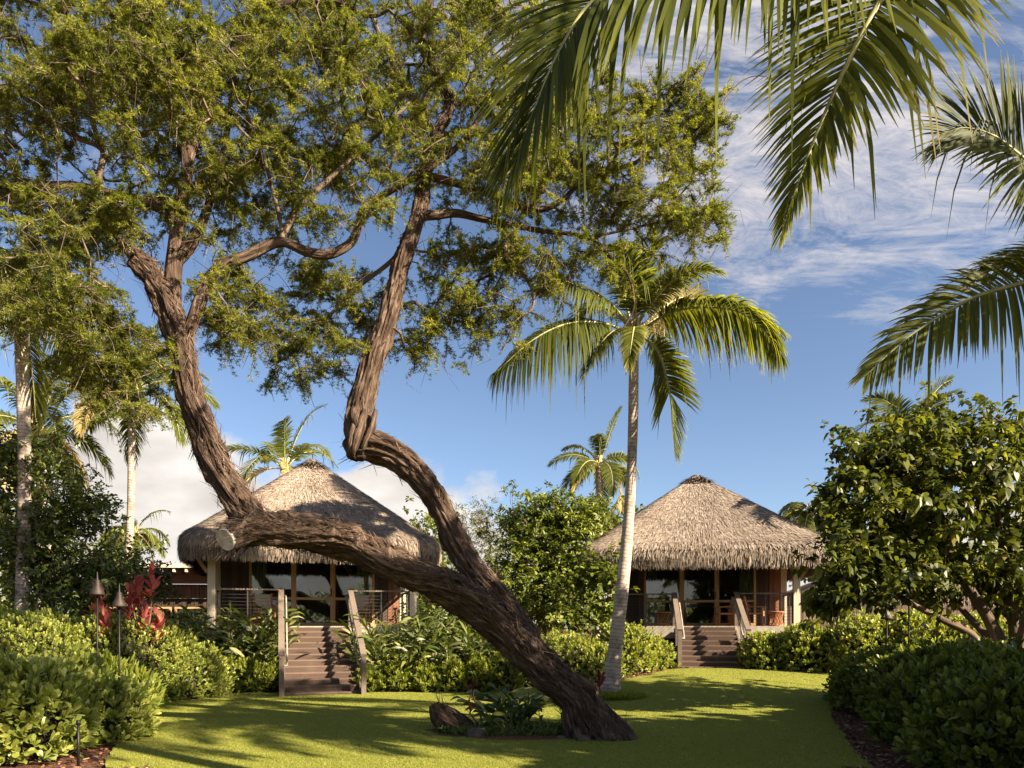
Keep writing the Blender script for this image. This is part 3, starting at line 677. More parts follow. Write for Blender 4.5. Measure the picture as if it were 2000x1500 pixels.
def build_kiawe():
    base = ground_pt(1165, 1447)
    root = thing('leaning_tree', 'huge shaggy barked tree leaning over the lawn on two bent stems with a feathery crown', 'tree', base)
    def L(rows): return [list(at(px, py, D)) + [w / FP * D / 2 * .80] for px, py, D, w in rows]
    A = L([(1172, 1484, 11.0, 112), (1160, 1443, 11.05, 98), (1140, 1396, 11.1, 82), (1122, 1360, 11.15, 70), (1050, 1297, 11.3, 66), (982, 1224, 11.4, 67), (920, 1172, 11.4, 76), (850, 1136, 11.35, 68),
           (770, 1105, 11.25, 66), (700, 1066, 11.15, 70), (630, 1046, 11.1, 68), (560, 1040, 11.0, 64), (505, 1033, 10.9, 62), (468, 1040, 10.75, 60), (440, 1054, 10.5, 50)])
    mb = MB(); ca = bark_tube(mb, A, 120, .022, .25, .15, 1.8, 3, flare=.75, fibres=4200, cords=22)
    # burls and a broken knot on top of the leaning trunk
    for px, py, D, w in ((662, 1022, 11.1, 26), (655, 1032, 11.05, 34), (700, 1048, 11.0, 22), (760, 1075, 11.1, 30), (520, 1012, 10.9, 28)):
        c = at(px, py, D); V, F, T = tube(np.array([c + [0, 0, -.22], c + [0, 0, -.1], c, c + [.02, 0, .05]]), np.array([w, w, w * .75, w * .3]) / FP * D / 1.6, 14)
        V = V + .03 * fbm(V * 7, 2, 5)[:, None] * norm(V - c); mb.add(V, F, .5, T, 0, True)
    mb.build('trunk', M['bark'], root, base)
    e = np.array(A[-1][:3]); dr = norm(e - np.array(A[-2][:3])); mb = MB()
    P = np.stack([e - dr * .03, e + dr * .012, e + dr * .016]); V, F, T = tube(P, [.165, .165, .158], 40)
    V = V + .006 * fbm(V * 9)[:, None]; mb.add(V, F, .5, T, 0, False)
    mb.F.append((np.arange(40) + 80)[None]); mb.M.append(np.array([0], np.int32)); mb.S.append(np.array([False]))
    mb.build('sawn_end', M['wood_cut'], root, base)
    B1 = L([(1085, 1315, 11.35, 40), (1032, 1248, 11.5, 46), (978, 1178, 11.6, 52), (930, 1120, 11.75, 56), (896, 1065, 11.85, 52), (872, 1010, 11.9, 46), (845, 962, 11.95, 50), (805, 915, 12, 60),
            (766, 886, 12, 66), (728, 874, 12, 68), (700, 874, 12, 60), (682, 878, 11.98, 44), (675, 881, 11.97, 26)])
    B2 = L([(738, 892, 12.02, 40), (716, 868, 12, 54), (704, 842, 11.98, 60), (701, 812, 12, 54), (708, 780, 12.03, 47), (718, 745, 12.05, 44), (730, 700, 12.1, 42), (748, 650, 12.15, 41), (768, 580, 12.2, 39), (783, 520, 12.3, 35), (802, 465, 12.35, 32),
            (822, 405, 12.4, 30), (828, 350, 12.5, 28), (852, 265, 12.6, 26), (878, 205, 12.7, 23), (852, 140, 12.7, 20), (822, 70, 12.7, 17), (842, -10, 12.7, 13), (860, -110, 12.7, 8)])
    mb = MB(); bark_tube(mb, B1, 84, .025, .22, .14, 1.2, 13, fibres=900, cords=8, capend=True); cb = bark_tube(mb, B2, 84, .025, .22, .14, 1.2, 33, fibres=1000, cords=6)
    # roots of the old stem drawn down over the elbow
    for px0, px1, w in ((690, 684, 15), (704, 694, 18), (726, 712, 14)):
        P = catmull(np.array([at(px0 + 8, 800, 11.82), at(px0, 836, 11.74), at(px1, 868, 11.76), at(px1 - 2, 890, 11.86), at(px1 + 14, 900, 11.98)]), .03); r_ = w / FP * 12 / 2 * np.sin(np.linspace(.5, 2.8, len(P)))
        V, F, T = tube(P, r_, 14); V = V + .02 * fbm(V * 8, 3, px0)[:, None] * norm(V - P.repeat(14, 0)); mb.add(V, F, .5, T, 0, True)
    mb.build('limb', M['bark'], root, base)
    Cq = L([(500, 1040, 10.9, 60), (478, 1000, 10.9, 66), (448, 950, 10.9, 62), (420, 900, 10.95, 57), (396, 845, 11, 53), (376, 795, 11, 51), (363, 745, 11, 51), (357, 690, 11, 53), (340, 630, 11, 56), (322, 585, 11, 50),
            (300, 545, 11, 45), (276, 515, 10.9, 42), (258, 500, 10.8, 36)])
    mb = MB(); cc = bark_tube(mb, Cq, 84, .025, .21, .14, 1.4, 23, fibres=1700, capend=True, cords=10); mb.build('limb', M['bark'], root, base)
    limbs = [
        [(345, 640, 11, 36), (335, 590, 11.05, 40), (338, 530, 11.1, 38), (345, 465, 11.2, 34), (352, 405, 11.3, 30), (366, 320, 11.4, 25), (350, 230, 11.5, 22), (300, 130, 11.5, 26), (275, 80, 11.5, 24), (250, 0, 11.4, 22), (235, -120, 11.4, 12)],
        [(340, 520, 11.1, 20), (370, 480, 11.15, 28), (395, 435, 11.25, 22), (412, 385, 11.4, 16), (440, 280, 11.6, 12), (455, 170, 11.7, 9)],
        [(350, 670, 11, 30), (372, 640, 11, 28), (396, 575, 11.1, 29), (428, 525, 11.2, 27), (482, 500, 11.35, 24), (548, 472, 11.5, 22), (600, 492, 11.6, 21), (645, 496, 11.7, 20), (685, 474, 11.8, 19), (702, 435, 11.9, 18),
         (712, 405, 12, 16), (767, 370, 12.1, 15), (833, 333, 12, 14), (900, 280, 12, 12), (935, 230, 12.1, 10), (967, 160, 12.1, 8), (1000, 80, 12.2, 6)],
        [(548, 472, 11.5, 13), (556, 452, 11.5, 14), (586, 403, 11.6, 13), (634, 358, 11.7, 11), (690, 306, 11.8, 9), (740, 260, 11.8, 8), (800, 200, 11.9, 6)],
        [(552, 455, 11.5, 9), (540, 400, 11.4, 9), (526, 347, 11.35, 8), (511, 295, 11.3, 7), (480, 210, 11.2, 6)],
        [(345, 440, 11.2, 24), (317, 405, 11.1, 22), (270, 392, 10.9, 21), (224, 381, 10.7, 20), (150, 364, 10.5, 19), (70, 362, 10.3, 17), (-10, 362, 10.2, 15), (-120, 350, 10.1, 11)],
        [(258, 500, 10.8, 22), (235, 470, 10.7, 15), (190, 420, 10.5, 12), (130, 440, 10.3, 9), (40, 470, 10.2, 7)],
        [(430, 130, 11.9, 26), (463, 97, 11.9, 28), (510, 50, 11.8, 27), (560, 11, 11.7, 24), (640, 0, 11.7, 16), (720, 30, 11.7, 10), (760, 20, 11.6, 7)],
        [(366, 320, 11.4, 22), (390, 240, 11.7, 25), (430, 130, 11.9, 26)],
        [(828, 348, 12.5, 20), (840, 345, 12.4, 17), (900, 360, 12.4, 17), (967, 383, 12.4, 15), (1050, 408, 12.5, 14), (1096, 392, 12.6, 12), (1130, 360, 12.6, 11), (1172, 336, 12.7, 10), (1220, 326, 12.7, 9), (1258, 305, 12.7, 8), (1331, 229, 12.8, 5.5), (1366, 166, 12.8, 4), (1397, 97, 12.8, 2)],
        [(820, 420, 12.4, 24), (850, 420, 12.4, 20), (893, 417, 12.5, 18), (950, 430, 12.5, 14), (1054, 450, 12.6, 11), (1151, 465, 12.6, 9), (1193, 503, 12.6, 7), (1228, 540, 12.5, 6), (1238, 600, 12.5, 4), (1215, 645, 12.5, 2.5)],
        [(985, 440, 12.5, 11), (990, 500, 12.4, 10), (1035, 555, 12.4, 8), (1040, 600, 12.4, 6), (1005, 630, 12.4, 4), (980, 690, 12.4, 2)],
        [(1255, 308, 12.7, 6), (1330, 300, 12.9, 5), (1397, 222, 12.9, 4), (1435, 170, 12.9, 3), (1470, 149, 12.9, 2.4), (1511, 152, 12.9, 1.5)],
        [(1151, 465, 12.6, 6), (1260, 440, 12.8, 5), (1350, 420, 12.9, 3.5), (1400, 400, 12.9, 2)],
        [(820, 430, 12.4, 14), (775, 500, 12.7, 11), (700, 560, 12.7, 9), (640, 620, 12.6, 7), (570, 690, 12.5, 5), (530, 715, 12.4, 3)],
        [(852, 265, 12.6, 16), (810, 200, 12.3, 14), (770, 130, 12.2, 12), (730, 40, 12.1, 9), (700, -60, 12, 6)],
        [(878, 205, 12.7, 14), (950, 190, 12.8, 12), (1040, 170, 12.8, 9), (1130, 190, 12.8, 6)],
        [(224, 381, 10.7, 9), (160, 420, 10.5, 8), (175, 520, 10.6, 7), (200, 620, 10.7, 6), (240, 720, 10.9, 4), (250, 800, 11, 2.5)],
    ]
    sk = [ca[::8][10:], cb[::8][6:], cc[::8][15:]]
    for q, rows in enumerate(limbs):
        mb = MB(); c = bark_tube(mb, L(rows), 36 if rows[0][3] > 18 else 16, .05, .08, .06, 1.0, 40 + q); sk.append(c[::4])
        mb.build('branch', M['bark'] if rows[1][3] > 15 else M['twig'], root, base)
    blobs = [(120, 130, 10.8, 270, 210, 1.9, 320), (380, 170, 11.3, 260, 210, 2.0, 350), (650, 160, 11.9, 240, 190, 1.9, 260), (880, 190, 12.4, 180, 210, 1.8, 220), (90, 420, 10.4, 220, 110, 1.5, 150),
             (330, 380, 11.8, 200, 110, 1.5, 105), (620, 360, 12.2, 200, 95, 1.5, 125), (1060, 330, 12.5, 160, 130, 1.4, 150), (1200, 275, 12.8, 190, 100, 1.3, 105), (1290, 400, 12.8, 120, 100, 1.1, 80), (1060, 490, 12.5, 140, 70, .9, 55),
             (900, 520, 12.8, 120, 90, .9, 75), (655, 580, 12.6, 100, 100, .8, 75), (560, 690, 12.4, 45, 35, .4, 16), (470, 590, 11.5, 75, 95, .8, 55), (90, 560, 10.4, 140, 100, 1.1, 85), (190, 690, 10.8, 110, 100, .8, 55),
             (250, 790, 11, 60, 45, .4, 13), (840, 630, 12.8, 100, 65, .7, 32), (1120, 190, 12.6, 130, 60, .9, 45), (1330, 190, 12.8, 55, 40, .5, 16), (450, -170, 11.3, 600, 150, 1.9, 130), (1000, 40, 12.5, 120, 120, 1.2, 70), (1350, 260, 12.9, 60, 60, .6, 25),
             (610, 700, 12.6, 60, 40, .5, 14), (970, 640, 12.6, 70, 60, .6, 18)]
    plumes = [(1280, 330, 1420, 350), (1280, 385, 1425, 402), (1290, 430, 1415, 472), (1250, 260, 1412, 232), (1230, 205, 1405, 196), (1330, 235, 1352, 150), (1180, 235, 1300, 165), (1200, 480, 1335, 520), (1150, 500, 1215, 560), (1060, 520, 1110, 600),
              (700, 560, 520, 727), (740, 580, 608, 735), (760, 600, 690, 692), (880, 560, 850, 690), (930, 600, 920, 692), (800, 560, 745, 680), (640, 540, 560, 600), (980, 580, 1010, 680),
              (440, 540, 540, 662), (430, 560, 490, 692), (420, 600, 452, 682), (480, 560, 542, 612), (200, 640, 300, 800), (200, 660, 212, 835), (150, 640, 130, 765), (230, 650, 330, 690), (60, 620, 20, 680)]
    pt = []
    for x0, y0, x1, y1 in plumes:
        D0 = 10.8 if x0 < 300 else 11.5 if x0 < 500 else 12.6
        for t in np.linspace(0, 1, 13): pt.append(at(x0 + (x1 - x0) * t + rng.normal() * 13, y0 + (y1 - y0) * t ** 1.25 + rng.normal() * 11, D0 + rng.normal() * .22))
    tips = np.vstack([sample_blobs(blobs, at, True), pt])
    g = grow(sk, tips, jit=.08)
    mb = MB(); grow_mesh(mb, g, .0062, .46, .06)
    e = g['ends']; e = e[rng.random(len(e)) > .10]
    # leafy sprays: side twigs, each with tufts of leaflets
    ns = 4; o = np.repeat(g['pos'][e], ns, 0); dd = np.repeat(g['dv'][e], ns, 0); n = len(o)
    o = o - dd * (rng.random(n) * .35)[:, None]
    sd = norm(dd * .8 + rvec(n) * .95 * [1, 1, .32] + [0, 0, -.08]); sl = rng.uniform(.16, .40, n)
    end = o + sd * sl[:, None] + [0, 0, -.06]; mid = o + sd * (sl * .5)[:, None]
    bare = rng.random(n) < .12
    sticks(mb, o, mid, .0045, .0035); sticks(mb, mid, end, .0035, .0018)
    # extra bare crooked twigs
    nb = 3200; bi = rng.choice(e, nb); bo = g['pos'][bi]; b1 = bo + rvec(nb) * rng.uniform(.2, .45, (nb, 1)) + [0, 0, -.05]; b2 = b1 + rvec(nb) * .28 + [0, 0, -.06]
    sticks(mb, bo, b1, .0055, .004); sticks(mb, b1, b2, .004, .002)
    mb.build('twigs', M['twig'], root, base)
    keep = ~bare; o, mid, end, sd = o[keep], mid[keep], end[keep], sd[keep]; n = len(o)
    nt_, nl = 8, 15
    tt = np.tile(np.linspace(.1, 1, nt_), n)[:, None]; O = np.repeat(o, nt_, 0); E = np.repeat(end, nt_, 0); S = np.repeat(sd, nt_, 0)
    C = O + (E - O) * tt + [0, 0, .03] * (tt * (1 - tt) * 4) + rng.normal(size=(n * nt_, 3)) * .012
    br = np.repeat(rng.random(n), nt_ * nl)
    C = np.repeat(C, nl, 0); S = np.repeat(S, nl, 0); m = len(C)
    d = norm(S * .5 + rvec(m) * [1, 1, .65]); Lf = rng.uniform(.034, .076, m)
    mb = MB(); V = np.zeros((m, 4, 3)); s = norm(np.cross(d, .8 * rvec(m) + [0, 0, .8])); w = rng.uniform(.0034, .0062, m)[:, None]
    V[:, 0] = C; V[:, 1] = C + d * (Lf * .5)[:, None] - s * w; V[:, 2] = C + d * Lf[:, None]; V[:, 3] = C + d * (Lf * .5)[:, None] + s * w
    mb.add(V.reshape(-1, 3), np.arange(4 * m).reshape(-1, 4), np.repeat(np.clip(.5 * br + .5 * rng.random(m), 0, 1), 4))
    mb.build('crown', M['kiawe_leaf'], root, base)
build_kiawe()

# ------------------------------------------------------------------ palms
def frond_mesh(P, lmax=.75, wid=.04, pairs=120, hang=.6, roll=0.0, rbase=.035, t0=.16, dry=0.0, spread=1.0, mat=0, tipw=None):
    """P: polyline of the midrib from the crown outwards"""
    P = catmull(np.asarray(P, float), .08); n = len(P)
    v = np.concatenate([[0], np.cumsum(np.linalg.norm(np.diff(P, axis=0), axis=1))]); tt = v / v[-1]
    mb = MB()
    mb.tube(P, rbase * (1 - tt) ** .8 + .004, 6, mat=1, caps=False)
    T = norm(np.gradient(P, axis=0)); g = np.array([0, 0, 1.0])
    S = np.cross(T, g)
    S[np.linalg.norm(S, axis=1) < .15] = [1, 0, 0]; S = norm(S)
    for k in range(1, n):
        if np.dot(S[k], S[k-1]) < 0: S[k] = -S[k]
    U = np.cross(S, T)
    c, s = math.cos(roll), math.sin(roll); S, U = S * c + U * s, U * c - S * s
    q = t0 + (1 - t0) * (np.arange(pairs) + .5) / pairs
    for sg in (-1, 1):
        qq = np.clip(q + rng.normal(size=pairs) * .003, 0, .999); i = np.clip((np.searchsorted(tt, qq)), 1, n - 1)
        f = ((qq - tt[i-1]) / (tt[i] - tt[i-1] + 1e-9))[:, None]; o = P[i-1] * (1 - f) + P[i] * f
        prof = np.interp(qq, [0, t0, .3, .5, .75, .92, 1], np.array([.4, .55, .95, 1.0, .8, .5, .3]) * (1 if tipw is None else np.array([1, 1, 1, 1, *tipw])))
        ang = np.interp(qq, [t0, .6, 1], [R(72), R(52), R(22)]) * spread
        d = S[i] * (sg * np.sin(ang))[:, None] + T[i] * np.cos(ang)[:, None] + U[i] * .22 + rng.normal(size=(pairs, 3)) * .05
        L = lmax * prof * rng.uniform(.85, 1.1, pairs)
        hg = .62 * hang * rng.uniform(.75, 1.25, pairs)
        br = rng.random(pairs) < .06; hg = np.where(br, hg + .8, hg)
        leaves(mb, o, d, U[i] + .15 * rvec(pairs), L, wid * np.interp(qq, [0, .5, 1], [.8, 1, .6]), [(0, .5), (.2, 1), (.45, 1), (.72, .72), (1, .08)], droop=hg, rnd=np.clip(.12 + .5 * rng.random(pairs) + dry, 0, 1), tipadd=.38, mat=mat)
    return mb

def palm(name, label, crown, foot, r_top, r_foot, fronds, group=None, bend=(0, 0), boots=True, swell=1.25, cat='palm tree'):
    foot = np.asarray(foot, float); crown = np.asarray(crown, float)
    root = thing(name, label, cat, foot, group=group)
    H = crown - foot; t = np.linspace(0, 1, 9)[:, None]
    mid = foot + H * t + np.array([bend[0], bend[1], 0]) * (np.sin(np.pi * t) )
    mid[0] -= [0, 0, .15]
    rr = r_foot + (r_top - r_foot) * np.clip(t[:, 0] * 1.6, 0, 1) ; rr[0] *= swell * 1.1; rr[1] *= 1.0
    C = catmull(np.column_stack([mid, rr]), .09); nn = len(C)
    vv = np.arange(nn) * .09; C[:, 3] *= 1 + .03 * np.sin(vv * 2 * np.pi / .18) + .03 * vnoise(np.column_stack([vv * 1.3, 0 * vv, 0 * vv]), 4)
    mb = MB(); mb.tube(C[:, :3], C[:, 3], 18, caps=True); mb.build('trunk', M['palm_bark'], root, foot)
    if boots:
        mb = MB()
        for k in range(16):
            a = k * 2.4; h = -.1 + .55 * k / 16; d = np.array([math.cos(a), math.sin(a), 0])
            p = crown + [0, 0, h - .25]; mb.tube(np.array([p + d * r_top * .5, p + d * r_top * 1.05 + [0, 0, .14], p + d * r_top * 1.6 + [0, 0, .42 - .1 * (k < 6)]]), [.06, .055, .02], 6)
        for k in range(10):   # fibre and flower stalks hanging under the crown
            a = k * 2.1 + .4; d = np.array([math.cos(a), math.sin(a), 0]); p = crown + [0, 0, -.05]
            mb.tube(np.array([p + d * r_top, p + d * (r_top + .14) + [0, 0, .05], p + d * (r_top + .22) + [0, 0, -.25]]), [.014, .012, .005], 4)
        mb.build('crown_shaft', M['rachis_pale'], root, foot)
    for f in fronds:
        f = dict(f); dry = f.get('dry', 0)
        m = frond_mesh(**f); m.build('frond', [M['palm_leaf_old'] if dry > .3 else M['palm_leaf'], M['rachis_pale'] if dry > .3 else M['rachis']], root, foot)
    return root

def auto_fronds(crown, n, length, lmax, hang, pairs=72, wind=(0, 0, 0), emin=-25, emax=78, wid=.045, seed=0, dry=2):
    r = np.random.default_rng(seed); out = []
    crown = np.asarray(crown, float)
    for k in range(n):
        a = k * 2.39996 + r.uniform(-.25, .25); e = R(emax + (emin - emax) * ((k + .5) / n) ** .85 + r.uniform(-6, 6))
        L = length * r.uniform(.85, 1.1); h = np.array([math.cos(a), math.sin(a), 0]); P = []
        d = h * math.cos(e) + np.array([0, 0, math.sin(e)]); p = crown + h * .08
        P.append(p.copy()); m = 7; sag = (.11 + .08 * math.cos(e)) * r.uniform(.8, 1.25)
        for q in range(m):
            d = norm(d + np.array([0, 0, -sag * (1 + .25 * q)]) + np.asarray(wind) * .14); p = p + d * L / m; P.append(p.copy())
        out.append(dict(P=P, lmax=lmax, hang=hang * r.uniform(.8, 1.2), pairs=pairs, wid=wid, roll=r.uniform(-.8, .8), rbase=.03, dry=.45 if k >= n - dry else r.uniform(-.05, .1)))
    return out

def pxf(rows, **kw):
    d = dict(P=[at(*r) for r in rows]); d.update(kw); return d

def build_palms():
    # the tall palm beside the right cottage
    D = 17.6; foot = ground_pt(1190, 1352); cr = at(1238, 655, D)
    root_ctrl = None
    fr = [
        pxf([(1232, 652, D), (1180, 632, D - .3), (1110, 632, D - .8), (1040, 665, D - 1.1), (968, 728, D - 1.2)], lmax=1.15, hang=1.5, pairs=150, wid=.05, roll=.75, dry=-.1),
        pxf([(1232, 640, D), (1190, 592, D - .2), (1130, 560, D - .5), (1085, 545, D - .9), (1062, 560, D - 1.1)], lmax=1.1, hang=.8, wid=.05, roll=.7),
        pxf([(1234, 640, D), (1215, 575, D + .2), (1170, 520, D + .6), (1120, 500, D + 1.0)], lmax=.9, hang=.4),
        pxf([(1240, 640, D), (1255, 570, D + .2), (1268, 500, D + .3), (1275, 440, D + .2)], lmax=.85, hang=.3),
        pxf([(1240, 645, D), (1240, 570, D - .5), (1215, 500, D - 1.0), (1190, 480, D - 1.6)], lmax=.9, hang=.5),
        pxf([(1245, 645, D), (1290, 605, D + .2), (1330, 582, D + .5), (1365, 590, D + .9), (1385, 615, D + 1.1)], lmax=.95, hang=.5, roll=.8, dry=.42),
        pxf([(1245, 650, D), (1310, 610, D - .4), (1380, 600, D - .9), (1445, 610, D - 1.2), (1500, 655, D - 1.4), (1522, 695, D - 1.4)], lmax=1.02, hang=1.1, pairs=140, wid=.048, roll=.8, dry=.06),
        pxf([(1245, 648, D), (1320, 600, D + .6), (1400, 590, D + 1.2), (1470, 610, D + 1.6), (1530, 650, D + 1.7)], lmax=1.0, hang=.9, pairs=130, wid=.05),
        pxf([(1244, 660, D), (1270, 668, D - .2), (1292, 700, D - .4), (1310, 780, D - .5), (1318, 885, D - .4)], lmax=.95, hang=.4, wid=.05, roll=1.1, dry=.1),
        pxf([(1236, 655, D), (1205, 645, D - .6), (1175, 670, D - 1.0), (1150, 715, D - 1.2), (1140, 735, D - 1.2)], lmax=.7, hang=.6),
        pxf([(1240, 640, D), (1300, 560, D - .5), (1360, 525, D - .9), (1405, 530, D - 1.2)], lmax=.85, hang=.5),
        pxf([(1238, 645, D), (1290, 560, D + .8), (1320, 530, D + 1.6), (1335, 545, D + 2.2)], lmax=.85, hang=.5),
        pxf([(1236, 650, D), (1200, 610, D + .9), (1150, 600, D + 1.8), (1110, 640, D + 2.4)], lmax=.85, hang=.7),
        pxf([(1240, 650, D), (1262, 630, D + 1.0), (1280, 650, D + 2.0), (1290, 720, D + 2.6)], lmax=.8, hang=.6),
        pxf([(1238, 655, D), (1238, 640, D - 1.0), (1232, 680, D - 1.6), (1228, 720, D - 1.7)], lmax=.5, hang=.6, dry=.2),
    ]
    palm('coconut_palm', 'tall palm with slim pale curved trunk on the lawn before the right cottage', cr, foot, .12, .19, fr, bend=(.18, 0))
    G = 'coconut palms rising behind the garden'
    def p(label, cpx, cpy, fpx, D, n, L, lm, hang, seed, foot_z=0, rt=.13, rf=.17, wind=(0, 0, 0), **kw):
        c = at(cpx, cpy, D); f = at(fpx, 1222, D); f[2] = foot_z
        palm('coconut_palm', label, c, f, rt, rf, auto_fronds(c, n, L, lm, hang, seed=seed, wind=wind, **kw), group=G, bend=(.15, 0))
    p('bushy coconut palm with wind-swept fronds behind the gap between the two cottages', 1168, 905, 1163, 34, 14, 2.6, .65, .5, 3, wind=(-.5, 0, .2), wid=.05)
    p('coconut palm whose crown shows above the left thatched roof', 556, 915, 560, 31, 13, 3.5, .8, .4, 5, emin=5, wid=.055, dry=3)
    p('coconut palm with ringed pale trunk standing left of the big leaning tree', 257, 765, 232, 24, 16, 3.1, .75, .5, 8, wid=.05, emin=8, dry=1, rt=.115, rf=.15)
    p('coconut palm with yellowish crown beside the left edge tree', 72, 840, 78, 25, 16, 3.3, .85, .7, 11, wid=.05, dry=3)
    p('tall grey palm trunk at the left edge, its crown among the feathery branches', 38, 590, 36, 18.6, 15, 3.6, .9, 1.1, 14, rt=.15, rf=.185, wid=.05, dry=0)
    p('small distant palm at the end of the low flat roof', 264, 1040, 262, 44, 13, 2.6, .7, .7, 17, wid=.06)
    p('palm poking out behind the top of the broad leaved tree on the right', 1785, 850, 1782, 22.5, 13, 2.2, .75, .3, 21, wid=.05, emin=0)
    p('little far palm left of the right roof slope', 1187, 1015, 1184, 46, 11, 2.0, .6, .6, 23, wid=.06)
    p('far palm crown peeking past the right end of the right roof', 1585, 1000, 1600, 36, 11, 2.2, .7, .8, 29, wid=.06)
    # near palms whose fronds hang into the view
    D = 5.0; c = at(1950, -300, D)
    fr = [
        pxf([(1950, -300, 5.0), (1700, -175, 4.9), (1450, -105, 4.85), (1270, -60, 4.8), (1160, 0, 4.8), (1090, 105, 4.8), (1040, 225, 4.85), (1005, 320, 4.9)], lmax=1.12, hang=.55, pairs=170, wid=.040, roll=1.15, dry=-.12),
        pxf([(1950, -300, 5.0), (1840, -170, 4.9), (1730, -15, 4.85), (1660, 115, 4.85), (1600, 250, 4.9), (1555, 370, 4.95), (1528, 455, 5)], lmax=.96, hang=.42, pairs=140, wid=.033, roll=1.05, tipw=(.62, .48, .5), dry=.08),
    ]
    def outside(f):
        for q in f['P']:
            if q[1] > .3 and 0 < CX + q[0] / q[1] * FP < 2090 and -190 < HZ - (q[2] - EYE) / q[1] * FP < 1500: return False
        return True
    fr += [f for f in auto_fronds(c, 12, 4.0, .9, .8, pairs=70, seed=31, emin=5, wid=.04) if outside(f)][:5]
    palm('coconut_palm', 'nearest palm, its two long fronds hanging into the top of the view', c, (4.7, 2.6, 0), .15, .2, fr, group='palms close to the camera', bend=(.2, -.1))
    D = 7.6; c = at(2230, 470, D)
    fr = [
        pxf([(2230, 470, D), (2100, 380, D - .2), (2010, 318, D - .4), (1945, 268, D - .5), (1885, 250, D - .5), (1838, 262, D - .5)], lmax=1.15, hang=.3, pairs=130, roll=1.5, wid=.036, tipw=(1.1, 1.1, 1.0), dry=-.1),
        pxf([(2230, 480, D), (2100, 490, D + .4), (2000, 507, D + .8), (1950, 518, D + 1.0), (1900, 542, D + 1.1)], lmax=.8, hang=.5, pairs=80, wid=.04, dry=.05),
        pxf([(2230, 490, D), (2100, 520, D - .3), (2000, 552, D - .5), (1900, 582, D - .6), (1800, 640, D - .6), (1735, 692, D - .6), (1690, 735, D - .6)], lmax=.74, hang=.55, pairs=140, roll=1.2, wid=.036, dry=.06),
    ] + [f for f in auto_fronds(c, 13, 3.6, .8, .7, pairs=70, seed=37, emin=-10, wid=.045) if outside(f)]
    palm('coconut_palm', 'palm beyond the right edge with dark fronds reaching into the view', c, (7.2, 7.0, 0), .14, .19, fr, group='palms close to the camera')
def build_outer_palms():
    for k, (x, y, z, fx, fy, lab) in enumerate([(9.8, 4.6, 8.6, 10.6, 4.0, 'tall palm standing beyond the right edge beside the shade tree'), (8.9, 7.4, 9.6, 9.9, 7.9, 'taller palm standing just right of the view behind the front hedge')]):
        palm('coconut_palm', lab, np.array([x, y, z]), (fx, fy, 0), .14, .18, auto_fronds((x, y, z), 13, 3.2, .8, .7, pairs=60, seed=50 + k, emin=-15, wid=.05), group='palms close to the camera', bend=(.3, 0))
build_palms()
build_outer_palms()

# ------------------------------------------------------------------ hedges, shrubs and bedding plants
def ell_surface(ells, dens, depth=.3, noise=.14, p=2.6, seed=0, zmin=None):
    """points and outward normals on a union of lumpy mounds"""
    O, Nn = [], []
    for k, (cx, cy, cz, rx, ry, rz) in enumerate(ells):
        area = 4 * np.pi * ((rx*ry)**1.6 + (rx*rz)**1.6 + (ry*rz)**1.6) ** (1/1.6) / 3 ** (1/1.6)
        n = int(area * dens); u = rvec(n)
        s = (np.abs(u) ** p).sum(1) ** (-1 / p); q = u * s[:, None]
        nn = norm(np.sign(q) * np.abs(q) ** (p - 1) / [rx, ry, rz])
        pt = q * [rx, ry, rz]; pt = pt + nn * (noise * fbm((pt + [cx, cy, cz]) * 1.7, 3, seed + k))[:, None]
        pt = pt - nn * (depth * rng.random(n) ** 1.6)[:, None] + [cx, cy, cz]
        pt = pt + nn * (np.where(rng.random(n) < .09, rng.uniform(.04, .22, n), 0))[:, None]
        keep = pt[:, 2] > ground_z(pt[:, 0], pt[:, 1]) + (.05 if zmin is None else zmin)
        for j, (ax, ay, az, bx, by, bz) in enumerate(ells):
            if j != k: keep &= (np.abs((pt - [ax, ay, az]) / [bx - .25, by - .25, bz - .25]) ** p).sum(1) > 1
        O.append(pt[keep]); Nn.append(nn[keep])
    return np.concatenate(O), np.concatenate(Nn)

